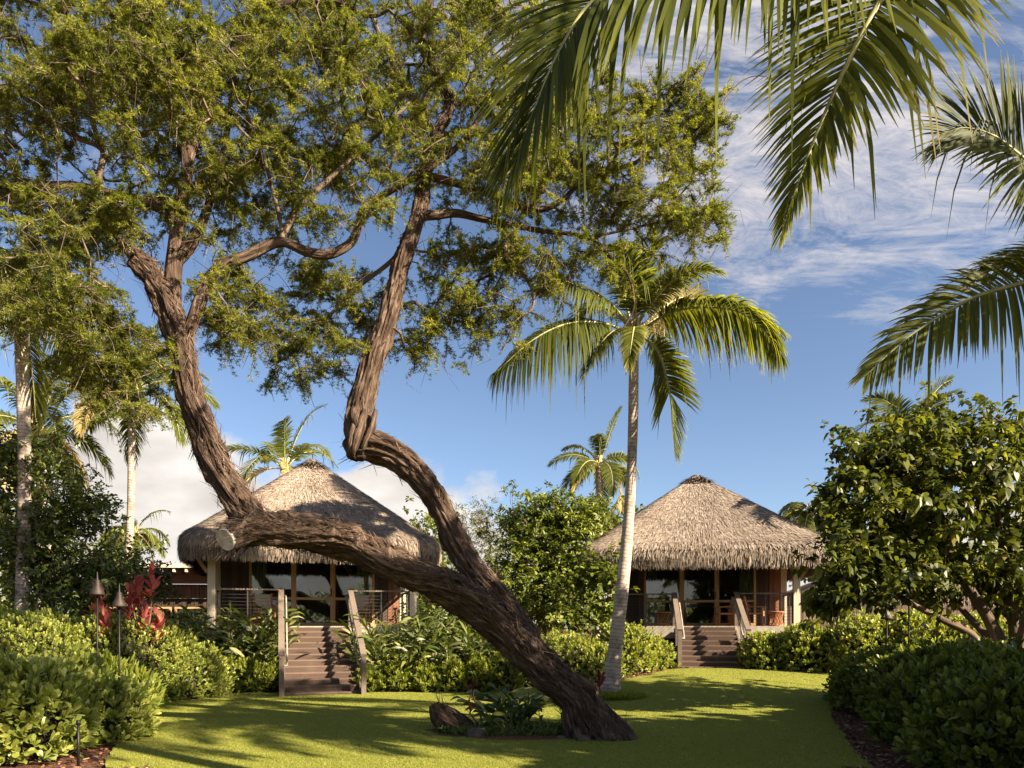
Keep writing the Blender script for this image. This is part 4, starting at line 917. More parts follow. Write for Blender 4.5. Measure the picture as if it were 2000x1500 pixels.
def hedge(name, label, ells, leafmat, dens=95, L=(.09, .14), W=.42, nl=8, shape=SPAT, seed=0, noise=.14, group=None, cat='hedge', core=.34, up=.55, depth=.3, spread=.9):
    base = np.array([np.mean([e[0] for e in ells]), np.mean([e[1] for e in ells]), 0]); base[2] = float(ground_z(base[0], base[1]))
    O, Nn = ell_surface(ells, dens, depth, noise, seed=seed)
    n = len(O); ax = norm(Nn * .8 + [0, 0, up] + rvec(n) * .35)
    mb = MB()
    o = np.repeat(O, nl, 0); a = np.repeat(ax, nl, 0); m = len(o)
    side = norm(np.cross(a, rvec(m))); el = np.tile(np.linspace(.15, 1.1, nl), n) + rng.normal(size=m) * .1
    d = norm(a * np.cos(el)[:, None] + side * np.sin(el)[:, None] * spread); u = norm(a - d * (a * d).sum(1)[:, None] * .9 + .001)
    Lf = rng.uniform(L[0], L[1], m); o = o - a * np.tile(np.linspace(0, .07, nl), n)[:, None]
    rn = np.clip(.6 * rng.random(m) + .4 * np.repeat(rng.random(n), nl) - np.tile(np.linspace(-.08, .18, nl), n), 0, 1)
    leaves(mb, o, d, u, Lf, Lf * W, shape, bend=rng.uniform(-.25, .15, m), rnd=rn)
    # stems under the leaves
    sticks(mb, O - ax * .3, O, .006, .004, mat=1)
    for (cx, cy, cz, rx, ry, rz) in ells:    # solid core for the twiggy inside, near-black to stand in for its shade
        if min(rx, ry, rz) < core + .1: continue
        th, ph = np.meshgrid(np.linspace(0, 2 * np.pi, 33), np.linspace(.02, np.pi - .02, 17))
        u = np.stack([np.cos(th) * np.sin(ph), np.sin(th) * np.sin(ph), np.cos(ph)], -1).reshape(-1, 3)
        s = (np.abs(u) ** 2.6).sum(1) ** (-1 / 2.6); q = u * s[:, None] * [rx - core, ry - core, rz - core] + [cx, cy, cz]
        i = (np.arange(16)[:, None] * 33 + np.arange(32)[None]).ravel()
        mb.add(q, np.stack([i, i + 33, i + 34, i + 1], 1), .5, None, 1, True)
    o = mb.build(name, [leafmat, M['hedge_wood_shade']], None, base)
    tag(o, label, cat, group)
    return o

def build_hedges():
    H = M['hedge_leaf']
    hedge('shrub', 'glossy light green shrub in the front left corner above the mulch', [(-7.1, 9.8, .25, 1.25, 1.15, .98), (-6.35, 10.9, .2, .75, .8, .72), (-7.9, 12.1, .3, 1.0, 1.0, .95)], H, 120, (.08, .17), .40, 9, seed=1, noise=.2, cat='shrub')
    hedge('hedge', 'big rounded yellow green hedge on the left behind the two torches', [(-11.3, 16.2, .4, 2.3, 2.0, 1.65), (-9.3, 16.9, .4, 1.75, 1.7, 1.55), (-8.05, 17.4, .2, 1.0, 1.2, 1.15), (-13.5, 15.5, .4, 2, 2, 1.6)], H, 150, (.065, .108), .42, 8, seed=2)
    hedge('fern_shrub', 'dark feathery fern bush at the foot of the left torches', [(-7.75, 14.6, .1, .48, .5, .72), (-8.1, 14.3, .2, .4, .4, .85)], M['fern_leaf'], 170, (.14, .26), .16, 8, shape=STRAP, seed=3, cat='fern', up=1.0, noise=.1, core=.2)
    hedge('hedge', 'clipped light green hedge behind the leaning trunk, left of the palm trunk', [(.1, 20.0, .3, 1.0, .9, 1.1), (1.5, 19.9, .35, 1.1, .9, 1.1), (2.4, 19.6, .3, .7, .8, .95)], H, 120, (.08, .12), .42, 8, seed=4)
    hedge('hedge', 'pale green hedge between the palm trunk and the right stairs', [(3.25, 20.6, .5, .85, .8, 1.28), (4.15, 21.2, .4, .62, .7, 1.0)], H, 125, (.08, .13), .42, 8, seed=5)
    hedge('hedge', 'long sunlit yellow green hedge right of the right stairs', [(7.35, 20.8, .5, .72, .8, 1.05), (8.4, 20.3, .5, .9, .9, 1.28), (9.6, 19.6, .5, 1.0, 1.0, 1.52), (10.9, 19.2, .5, 1.2, 1.0, 1.62), (12.3, 18.7, .5, 1.3, 1.0, 1.45), (13.6, 18.3, .4, 1.2, 1.0, 1.3)], H, 115, (.08, .13), .42, 8, seed=6, noise=.18)
    hedge('hedge', 'shaded dark green hedge filling the front right corner beside the mulch', [(8.4, 14.6, .25, 1.7, 1.5, 1.04), (7.75, 12.3, .25, 1.45, 1.5, 1.15), (6.65, 10.3, .15, 1.2, 1.3, 1.12), (6.25, 8.6, .1, 1.25, 1.0, 1.08), (10.4, 13.6, .3, 1.5, 1.5, 1.12), (9.4, 10.6, .2, 1.5, 1.5, 1.2)], M['bush_leaf'], 125, (.09, .16), .42, 9, seed=7, noise=.2)
    # small bushes along the bed edge
    for k, (px, py, r, h) in enumerate([(400, 1352, .42, .62), (440, 1351, .45, .75), (485, 1351, .42, .7), (525, 1352, .38, .62), (722, 1350, .35, .55), (770, 1350, .42, .6), (830, 1349, .42, .58), (885, 1349, .42, .66), (935, 1348, .4, .75), (985, 1345, .45, .95)]):
        b = ground_pt(px, py); q = 18.85 / b[1]; b = np.array([b[0] * q, 18.85, 0])
        left = px < 600
        hedge('edging_shrub', 'low light green leafy edging shrub left of the left stairs' if left else 'low light green leafy edging shrub between the left stairs and the leaning trunk', [(b[0], b[1], .1, r, .42, h)], M['fern_leaf'], 190, (.09, .16), .3, 8, shape=OVAL, seed=20 + k, cat='shrub', group='edging shrubs left of the left stairs' if left else 'edging shrubs right of the left stairs', core=.16, noise=.12, up=.9)
build_hedges()

def strap_clump(name, label, base, n, h, leafL, leafW, mat, cat, group=None, lean=.38, nl=9, seed=0, stem=.008, start=.25):
    root = None; base = np.asarray(base, float)
    mb = MB(); r = np.random.default_rng(seed)
    Os, Ds, Us = [], [], []
    for k in range(n):
        a = r.uniform(0, 2 * np.pi); hh = h * r.uniform(.6, 1.08); ln = lean * r.uniform(.2, 1.2) * hh; d = np.array([math.cos(a), math.sin(a), 0])
        b = base + np.array([r.normal() * .16, r.normal() * .14, 0]); t = np.linspace(0, 1, 8)[:, None]
        P = b + d * (ln * t ** 1.8) + np.array([0, 0, hh]) * (t - .12 * t ** 3)
        mb.tube(P, np.linspace(stem * 1.3, stem * .6, 8), 4, mat=1, caps=False)
        side = norm(np.cross(d, [0, 0, 1.0])) if r.random() < .6 else norm(rvec(1)[0] * [1, 1, .1])
        for q in range(nl):
            tq = start + (1 - start) * q / (nl - 1); i = min(7, tq * 7); j = int(min(6, i)); o = P[j] + (P[j+1] - P[j]) * (i - j); tg = norm(P[j+1] - P[j])
            sg = 1 if q % 2 else -1
            Os.append(o); Ds.append(norm(tg * r.uniform(.7, 1.5) + side * sg * .75 + d * .2 + r.normal(size=3) * .12)); Us.append(tg + r.normal(size=3) * .2)
    m = len(Os); L = leafL * rng.uniform(.7, 1.15, m)
    leaves(mb, np.array(Os), np.array(Ds), np.array(Us), L, L / leafL * leafW, STRAP, droop=rng.uniform(.15, .55, m), fold=.12)
    o = mb.build(name, [M[mat], M['ginger_stem']], None, base)
    tag(o, label, cat, group)
    return o
M['ginger_stem'] = plain_mat('green_stem', (.07, .09, .025), .5)

def build_bedding():
    k = 100
    for px, D, h in [(345, 20.2, 2.0), (380, 19.3, 1.75), (405, 20.6, 2.1), (440, 19.6, 1.95), (470, 20.3, 2.15), (480, 19.2, 1.7), (505, 19.8, 2.1), (530, 19.3, 1.85), (540, 20.0, 1.95), (355, 18.9, 1.4), (420, 18.8, 1.4), (505, 18.7, 1.4)]:
        D = D + (.9 if D < 19 else .5); x = (px - CX) / FP * D; k += 1
        strap_clump('ginger_plant', 'clump of tall arching strap leaved ginger on the left side of the left stairs', (x, D, 0), 17, h * 1.12, .72, .085, 'ginger_leaf', 'plant', 'ginger clumps left of the left stairs', seed=k)
    for px, D, h in [(722, 19.0, 1.75), (745, 19.8, 2.05), (775, 18.9, 1.75), (790, 20.0, 2.1), (820, 19.2, 1.9), (850, 19.9, 2.0), (870, 18.9, 1.65), (900, 19.5, 1.8), (930, 19.0, 1.6), (950, 19.8, 1.75), (745, 18.3, 1.2), (800, 18.3, 1.25), (860, 18.3, 1.2), (910, 18.4, 1.2)]:
        D = D + (.9 if D < 19 else .5); x = (px - CX) / FP * D; k += 1
        strap_clump('ginger_plant', 'clump of tall arching strap leaved ginger between the left stairs and the leaning trunk', (x, D, 0), 17, h * 1.08, .68, .08, 'ginger_leaf', 'plant', 'ginger clumps right of the left stairs', seed=k)
    strap_clump('ginger_plant', 'variegated pale striped plant at the foot of the leaning trunk', ground_pt(1010, 1428), 22, .75, .42, .07, 'varieg_leaf', 'plant', lean=.8, nl=8, seed=301)
    strap_clump('ginger_plant', 'smaller variegated tuft to the left of the striped plant by the trunk', ground_pt(965, 1432), 12, .45, .36, .06, 'varieg_leaf', 'plant', lean=.9, nl=7, seed=302)
    # red cordylines
    def ti(label, px, py_foot_D, tops, mat='red_leaf', L=.45, W=.125, group=None, up=.9, nl=26, rise=.5):
        D = py_foot_D; base = np.array([(px - CX) / FP * D, D, 0]); base[2] = float(ground_z(base[0], base[1]))
        root = thing('cordyline', label, 'cordyline', base, group=group)
        st = MB(); lf = MB()
        for (tx, ty) in tops:
            t = at(tx, ty, D + rng.uniform(-.15, .15)); q = np.linspace(0, 1, 7)[:, None]; P = base + (t - base) * q + np.array([.06, .04, 0]) * np.sin(q * 5 + tx); st.tube(P, np.linspace(.022, .013, 7), 6, caps=False)
            a = np.arange(nl) * 2.4 + tx; z = np.linspace(-rise, .05, nl); el = np.linspace(.95, .12, nl) + rng.normal(size=nl) * .1
            d = np.stack([np.cos(a) * np.sin(el), np.sin(a) * np.sin(el), np.cos(el) * up], 1); o = P[-1] + np.stack([0 * z, 0 * z, z], 1)
            leaves(lf, o, d, np.tile([0, 0, 1.0], (nl, 1)) + .3 * rvec(nl), L * rng.uniform(.75, 1.15, nl), W, [(0, .22), (.2, .5), (.5, 1), (.8, .75), (1, .06)], droop=.14, fold=.18)
        st.build('stem', M['shrub_bark'], root, base); lf.build('foliage', M[mat], root, base)
    ti('tall red cordyline with three crimson heads beside the low flat roofed building', 275, 16.3, [(293, 1128), (256, 1168), (284, 1200), (304, 1216), (268, 1150)], L=.40, nl=20)
    ti('smaller red cordyline growing behind the left torches', 192, 15.9, [(190, 1166), (205, 1210)], L=.42, nl=20)
    ti('thin maroon cordyline seedling beside the palm foot', 1166, 12.2, [(1166, 1340), (1150, 1360)], 'maroon_leaf', .32, .06, nl=9, rise=.12)
    ti('spindly dark cordyline rising by the stump under the leaning tree', 935, 11.6, [(930, 1345), (924, 1385)], 'maroon_leaf', .18, .04, nl=8, rise=.1)
    # grass tuft round the palm foot
    f = ground_pt(1205, 1366); n = 2600; a = rng.random(n) * 6.283; rr = np.sqrt(rng.random(n)); o = f + np.stack([np.cos(a) * rr * .62, np.sin(a) * rr * .5 + .15, 0 * a], 1)
    mb = MB(); leaves(mb, o, norm(np.stack([np.cos(a) * rr, np.sin(a) * rr, 1.0 + 0 * a], 1) + .5 * rvec(n)), rvec(n), rng.uniform(.16, .32, n), .011, STRAP, droop=.25)
    tag(mb.build('mondo_grass', M['fern_leaf'], None, f), 'round tuft of shaggy grass at the foot of the tall palm', 'grass tuft')
    # dark ground cover in the tree bed
    n = 9000; c = ground_pt(1020, 1436); a = rng.random(n) * 6.283; rr = np.sqrt(rng.random(n)); o = np.stack([c[0] + np.cos(a) * rr * 1.35, c[1] + .1 + np.sin(a) * rr * .55, 0 * a + .03], 1)
    mb = MB(); leaves(mb, o, norm(rvec(n) * [1, 1, .3] + [0, 0, .9]), rvec(n), rng.uniform(.14, .30, n) * (1.15 - rr * .5), .02, STRAP, droop=.22)
    tag(mb.build('ground_cover', M['dark_leaf'], None, c), 'low dark ground cover in the bed under the leaning trunk', 'ground cover', kind='stuff')
    th = np.linspace(0, 2 * np.pi, 60, endpoint=False); wob = 1 + .08 * np.sin(3 * th) + .05 * np.sin(7 * th + 1)
    ring = np.stack([c[0] + .1 + np.cos(th) * 1.62 * wob, c[1] + .1 + np.sin(th) * .72 * wob, np.full(60, .034)], 1)
    V = np.vstack([ring, (ring - c) * [.6, .6, 0] + c + [0, 0, .075], [c + [0, 0, .085]]]); j = np.arange(60); j2 = (j + 1) % 60
    mb = MB(); mb.add(V, np.stack([j, j2, 60 + j2, 60 + j], 1), smooth=True); mb.add(V, np.stack([60 + j, 60 + j2, np.full(60, 120)], 1), smooth=True)
    structure(mb.build('mulch_bed', M['mulch']))
    # stump and rocks in the bed
    b = ground_pt(880, 1430); s = MB()
    bark_tube(s, [list(b + [.42, .1, -.08]) + [.12], list(b + [.18, .05, .05]) + [.17], list(b + [-.05, 0, .19]) + [.19], list(b + [-.2, -.03, .34]) + [.15], list(b + [-.27, -.03, .47]) + [.07]], 40, .03, .16, .1, 1, 71, fibres=120, capend=True)
    tag(s.build('stump', M['bark'], None, b), 'short broken tree stump lying at the left end of the tree bed', 'stump')
    for k, (px, py, r, lab) in enumerate([(930, 1442, .13, 'brown rounded rock beside the broken stump'), (1140, 1450, .09, 'small brown rock against the base of the leaning trunk'), (1096, 1446, .07, 'small dark rock at the front of the tree bed')]):
        b = ground_pt(px, py); th, ph = np.meshgrid(np.linspace(0, 2 * np.pi, 25), np.linspace(.01, np.pi - .01, 13)); u = np.stack([np.cos(th) * np.sin(ph), np.sin(th) * np.sin(ph), np.cos(ph)], -1).reshape(-1, 3)
        V = u * (1 + .28 * fbm(u * 1.6 + k * 5, 3, k))[:, None] * [r * 1.25, r, r * .75] + b + [0, 0, r * .45]; i = (np.arange(12)[:, None] * 25 + np.arange(24)[None]).ravel()
        mb = MB(); mb.add(V, np.stack([i, i + 25, i + 26, i + 1], 1), .5, None, 0, True); tag(mb.build('rock', M['stone'], None, b), lab, 'rock')
build_bedding()

def leafy_tree(name, label, base, trunks, blobs, leafmat, L=(.12, .18), W=.55, nl=10, shape=OVAL, bark='shrub_bark', group=None, cat='tree', r0=.008, spread=.28, conv=at, jit=.06, rmax=.09, flowers=0, droop=.25, clusters=3):
    base = np.asarray(base, float); root = thing(name, label, cat, base, group=group)
    tr = MB(); sk = []
    for q, rows in enumerate(trunks):
        c = bark_tube(tr, rows, 20, .08, .06, .05, .6, 80 + q); sk.append(c[::3])
    tips = sample_blobs(blobs, conv); g = grow(sk, tips, jit=jit)
    grow_mesh(tr, g, r0, .45, rmax); 
    tr.build('trunk', M[bark], root, base)
    e = g['ends']; cr = MB()
    C = np.repeat(g['pos'][e], clusters, 0) + rng.normal(size=(len(e) * clusters, 3)) * spread; A = norm(np.repeat(g['dv'][e], clusters, 0) + [0, 0, .35] + .5 * rvec(len(C)))
    n = len(C); o = np.repeat(C, nl, 0); a = np.repeat(A, nl, 0); m = n * nl
    d = norm(a * .45 + rvec(m) * [1, 1, .7]); o = o + d * rng.uniform(.0, .06, m)[:, None] - a * rng.uniform(0, .18, m)[:, None]
    Lf = rng.uniform(*L, m); rn = np.clip(.65 * rng.random(m) + .35 * np.repeat(rng.random(n), nl), 0, 1)
    leaves(cr, o, d, norm(a + [0, 0, .6] + .5 * rvec(m)), Lf, Lf * W, shape, droop=droop * rng.uniform(.3, 1.4, m), fold=.08, rnd=rn)
    cr.build('crown', leafmat, root, base)
    if flowers:
        fi = rng.integers(0, n, flowers); fb = MB(); fo = np.repeat(C[fi] + rvec(flowers) * .1 + [0, -.2, 0], 5, 0); leaves(fb, fo, rvec(flowers * 5), rvec(flowers * 5), .07, .05, OVAL3); fb.build('blossoms', M['petal'], root, base)
    return root

def build_trees():
    # broad leaved tree on the right
    b = np.array([9.0, 13.6, 0.1])
    def tk(rows): return [list(at(px, py, D)) + [r] for px, py, D, r in rows]
    leafy_tree('broad_leaved_tree', 'spreading multi-stemmed tree with big drooping heart shaped leaves on the right', b,
        [tk([(1965, 1290, 13.4, .13), (1935, 1215, 13.4, .10), (1880, 1130, 13.4, .075), (1845, 1060, 13.5, .05), (1790, 960, 13.6, .03)]),
         tk([(1940, 1290, 13.3, .09), (1890, 1235, 13.2, .075), (1830, 1205, 13.1, .055), (1755, 1165, 13.0, .04), (1690, 1120, 13.1, .025)]),
         tk([(1990, 1280, 13.6, .12), (1975, 1180, 13.8, .085), (1955, 1060, 13.9, .06), (1940, 930, 14, .03)]),
         tk([(1985, 1290, 13.2, .09), (2010, 1180, 13.1, .07), (2040, 1050, 13, .05), (2060, 900, 13, .03)]),
         tk([(1935, 1250, 13.6, .06), (1860, 1170, 14, .05), (1800, 1100, 14.3, .035), (1740, 1010, 14.4, .02)])],
        [(1765, 900, 13.6, 95, 85, 1.0, 62), (1700, 985, 13.3, 85, 75, 1.0, 60), (1665, 1085, 13.2, 62, 70, .9, 42), (1930, 905, 13.6, 95, 70, 1.2, 75), (2050, 930, 13.4, 110, 120, 1.4, 70), (1860, 1000, 13.5, 130, 70, 1.2, 78), (1740, 1085, 13.1, 110, 75, 1.0, 62), (2010, 1080, 13.5, 100, 70, 1.2, 50), (1850, 1090, 13.7, 90, 55, 1.0, 34),
         (1665, 860, 13.5, 28, 26, .4, 10), (1690, 905, 13.5, 45, 35, .5, 16), (1945, 822, 13.7, 55, 25, .5, 18), (1815, 820, 13.7, 40, 38, .5, 18), (1800, 860, 13.6, 60, 45, .7, 24), (1640, 1010, 13.3, 34, 26, .4, 12), (1645, 960, 13.4, 30, 22, .4, 10), (1618, 1150, 13.1, 36, 28, .4, 14), (1870, 850, 13.8, 28, 20, .4, 8), (1690, 1135, 12.9, 60, 36, .6, 30), (1800, 1130, 13.4, 70, 34, .8, 34), (1930, 1140, 14.2, 70, 36, .6, 26), (1640, 1165, 12.9, 40, 22, .4, 12), (2020, 1160, 14, 70, 60, .8, 36)],
        M['broad_leaf'], (.10, .19), .66, 10, shape=[(0, .35), (.25, 1), (.6, .8), (1, .06)], spread=.2, droop=.6, clusters=3)
    # left dark tree
    leafy_tree('dark_tree', 'dense dark green tree behind the hedge at the left edge', (-12.3, 19.2, 0),
        [[[-12.4, 19.2, -.1, .2], [-12.3, 19.3, 1.5, .16], [-12.6, 19.3, 3, .12], [-12.3, 19.2, 4.6, .06]], [[-12.2, 19.1, .3, .1], [-11.3, 19, 2.0, .08], [-10.6, 18.8, 3.4, .04]]],
        [(60, 930, 19.3, 110, 80, 1.3, 110), (40, 1040, 19, 120, 90, 1.4, 120), (150, 1010, 18.8, 75, 55, 1.0, 70), (190, 975, 18.8, 35, 20, .4, 16), (120, 1120, 18.8, 120, 70, 1.2, 110), (210, 1110, 19.0, 70, 50, .9, 60), (0, 880, 19.2, 60, 40, .8, 30)],
        M['dark_leaf'], (.11, .18), .45, 12, shape=SPAT, spread=.22, clusters=3, flowers=16)
    leafy_tree('flowering_shrub', 'dark leafy shrub with small white blossoms behind the red cordylines', (-10.9, 20.6, 0),
        [[[-10.9, 20.6, -.1, .08], [-10.8, 20.6, 1, .06], [-10.9, 20.6, 2, .03]]],
        [(250, 1110, 20.6, 60, 55, .7, 60), (300, 1140, 20.8, 40, 45, .6, 40), (230, 1170, 20.2, 80, 40, .7, 50)], M['dark_leaf'], (.10, .15), .42, 10, spread=.16, clusters=3, flowers=24, cat='shrub')
    # trees between the cottages
    leafy_tree('round_tree', 'dense dark rounded tree between the two cottages', (1.0, 24.6, .2),
        [[[1.0, 24.6, 0, .2], [1.0, 24.6, 1.8, .16], [.9, 24.6, 3.4, .1], [1.1, 24.6, 4.8, .04]]],
        [(1040, 1035, 24.6, 80, 65, 1.3, 190), (1115, 1015, 24.6, 75, 50, 1.1, 140), (1020, 1120, 24.4, 70, 75, 1.1, 160), (1110, 1095, 24.5, 75, 75, 1.2, 170), (1150, 1000, 24.6, 32, 28, .7, 30), (1070, 985, 24.6, 35, 20, .6, 20), (1000, 1180, 24.2, 50, 50, .8, 40), (1100, 1180, 24.0, 90, 60, .9, 90)],
        M['bush_leaf'], (.13, .20), .36, 12, spread=.26, clusters=3)
    leafy_tree('leafy_shrub', 'lighter leafy shrub leaning against the left side of the right cottage', (2.9, 22.0, .4),
        [[[2.9, 22, .2, .05], [2.9, 22, 1.5, .04], [2.6, 22, 2.6, .02]], [[2.9, 22, .2, .04], [2.2, 21.9, 1.3, .03], [1.8, 21.9, 2.2, .015]]],
        [(1150, 1110, 22, 42, 45, .5, 42), (1170, 1160, 22, 30, 60, .5, 30), (1110, 1140, 22, 40, 40, .5, 30), (1130, 1210, 21.8, 70, 30, .5, 36), (1192, 1130, 21.6, 26, 60, .35, 44), (1185, 1200, 21.4, 26, 40, .3, 24)], M['bush_leaf'], (.11, .18), .7, 7, shape=[(0, .4), (.3, 1), (.65, .75), (1, .06)], spread=.16, clusters=2, cat='shrub')
    leafy_tree('thin_tree', 'pale airy fine leaved tree behind the right stem of the leaning tree', (-2.0, 33, 0),
        [[[-2.0, 33, 0, .18], [-2.0, 33, 2.5, .13], [-2.2, 33, 5, .06]], [[-1.9, 33, 1.5, .09], [-1.2, 33, 4, .06], [-1.0, 33, 5.5, .03]]],
        [(920, 1030, 33, 50, 45, 1.2, 70), (960, 1080, 33, 40, 60, 1.2, 60), (900, 1100, 33, 45, 60, 1.2, 60), (945, 1000, 33, 30, 25, .8, 24)], M['pale_leaf'], (.10, .16), .25, 12, spread=.3, clusters=3)
    leafy_tree('leafy_shrub', 'dark green shrub behind the ginger at the right corner of the left cottage', (-2.1, 24.2, 0),
        [[[-2.1, 24.2, -.1, .07], [-2.0, 24.2, 1.2, .05], [-2.1, 24.2, 2.6, .02]]], [(890, 1150, 24.2, 60, 45, .7, 60), (930, 1200, 24, 70, 40, .7, 60), (850, 1205, 23.6, 45, 35, .5, 34)], M['dark_leaf'], (.12, .19), .45, 11, spread=.22, clusters=3, cat='shrub')
    # trees beyond the cottages
    TG = 'trees beyond the cottages'
    for k, (px, py, D, rx, ry, n, lab) in enumerate([(830, 1060, 36, 60, 55, 90, 'bright green tree crown behind the right eave of the left cottage'), (1240, 1030, 42, 60, 45, 70, 'tree showing over the left slope of the right roof'), (1620, 1080, 38, 70, 70, 90, 'dark tree behind the right end of the right cottage'),
            (1750, 1090, 40, 110, 70, 120, 'tree behind the low thatched roof at the far right'), (1950, 1080, 36, 140, 90, 130, 'dark tree mass behind the broad leaved tree'), (170, 1120, 34, 130, 70, 130, 'dark tree far behind the left hedge'), (20, 1060, 36, 120, 100, 120, 'tall dark tree far behind the left edge')]):
        c = at(px, py, D); h = c[2]
        leafy_tree('background_tree', lab, (c[0], D, 0), [[[c[0], D, -.1, .22], [c[0] + .1, D, h * .5, .16], [c[0], D, h, .07]]], [(px, py, D, rx, ry, 1.6, n), (px, py + ry, D, rx * .8, ry * .8, 1.3, n // 2)], M['bush_leaf'] if k % 2 == 0 else M['dark_leaf'], (.18, .28), .5, 10, spread=.4, clusters=3, group=TG)
    # far wood closing the view
    mb = MB(); n = 26000; x = rng.uniform(-75, 75, n); top = 4.3 + 1.8 * fbm(np.column_stack([x * .16, 0 * x, 0 * x]), 4, 60) + .8 * fbm(np.column_stack([x * .7, 0 * x, 0 * x]), 2, 61)
    z = top * rng.random(n) ** .6; o = np.column_stack([x, 64 + rng.uniform(-3, 3, n), np.maximum(z, .05)])
    leaves(mb, o, rvec(n) + [0, -.3, .2], rvec(n), rng.uniform(.35, .7, n), .3, OVAL3)
    tag(mb.build('woods', M['dark_leaf']), 'low dark wood along the horizon behind the garden', 'woods', kind='stuff')
    mb = MB(); n = 9000; x = rng.uniform(-45, 45, n); top = 4.0 + 2.6 * fbm(np.column_stack([x * .14, 0 * x, 0 * x]), 4, 64) + 1.2 * fbm(np.column_stack([x * .7, 0 * x, 0 * x]), 2, 65)
    z = np.maximum(top, 1) * rng.random(n) ** .7; leaves(mb, np.column_stack([x, -26 + rng.uniform(-2, 2, n), np.maximum(z, .05)]), rvec(n), rvec(n), rng.uniform(.4, .8, n), .35, OVAL3)
    tag(mb.build('woods', M['bush_leaf']), 'garden trees behind the viewpoint, mirrored in the cottage windows', 'woods', kind='stuff')
    # tall tree standing to the right of the view, shading the lawn
    def w(x, y, z): return np.array([x, y, z])
    leafy_tree('shade_tree', 'big dense tree standing right of the front hedge, casting the broad shadow on the lawn', (11.6, 6.3, 0),
        [[[11.6, 6.3, -.1, .3], [11.6, 6.3, 1.5, .24], [11.4, 6.2, 3, .16], [11.3, 6.2, 4.8, .07]], [[11.6, 6.3, 1.2, .14], [10.6, 4.8, 2.8, .1], [9.9, 3.6, 4, .05]], [[11.6, 6.3, 1.2, .14], [12.6, 7.8, 2.8, .1], [13.3, 9.2, 4, .05]]],
        [(9.6, 3.4, 3.9, 1.5, 1.6, 1.9, 190), (11.0, 5.8, 4.1, 1.6, 1.7, 1.9, 240), (12.3, 7.8, 4.0, 1.2, 1.4, 1.8, 180), (10.6, 5.0, 2.0, 1.5, 1.8, 1.3, 130), (12.2, 7.4, 2.0, 1.2, 1.5, 1.2, 110), (10.05, 5.3, 5.6, 1.2, 1.2, .9, 60)],
        M['broad_leaf'], (.24, .38), .75, 9, spread=.36, conv=w, clusters=3)
build_trees()

# ------------------------------------------------------------------ cottages
def roof_fn(a, b, apex, eave, cy, ex=9.0):
    prof = np.array([(0, apex), (.02, apex - .02), (.07, apex - (apex - eave) * .075), (.35, apex - (apex - eave) * .362), (.65, apex - (apex - eave) * .670), (.88, apex - (apex - eave) * .905), (.965, eave + .05), (1.0, eave - .10), (1.005, eave - .32), (.985, eave - .62)])
    pl = np.concatenate([[0], np.cumsum(np.hypot(np.diff(prof[:, 0]) * a, np.diff(prof[:, 1])))])
    def P(phi, s):
        rho = np.interp(s, pl, prof[:, 0]); z = np.interp(s, pl, prof[:, 1]); e = 8.0 + (ex - 8.0) * np.clip(rho, 0, 1)
        c, q = np.cos(phi), np.sin(phi); r = 1 / ((np.abs(c) ** e + np.abs(q) ** e) ** (1 / e))
        return np.stack([a * r * c * rho, cy + b * r * q * rho, z], -1)
    return P, pl[-1], prof, pl

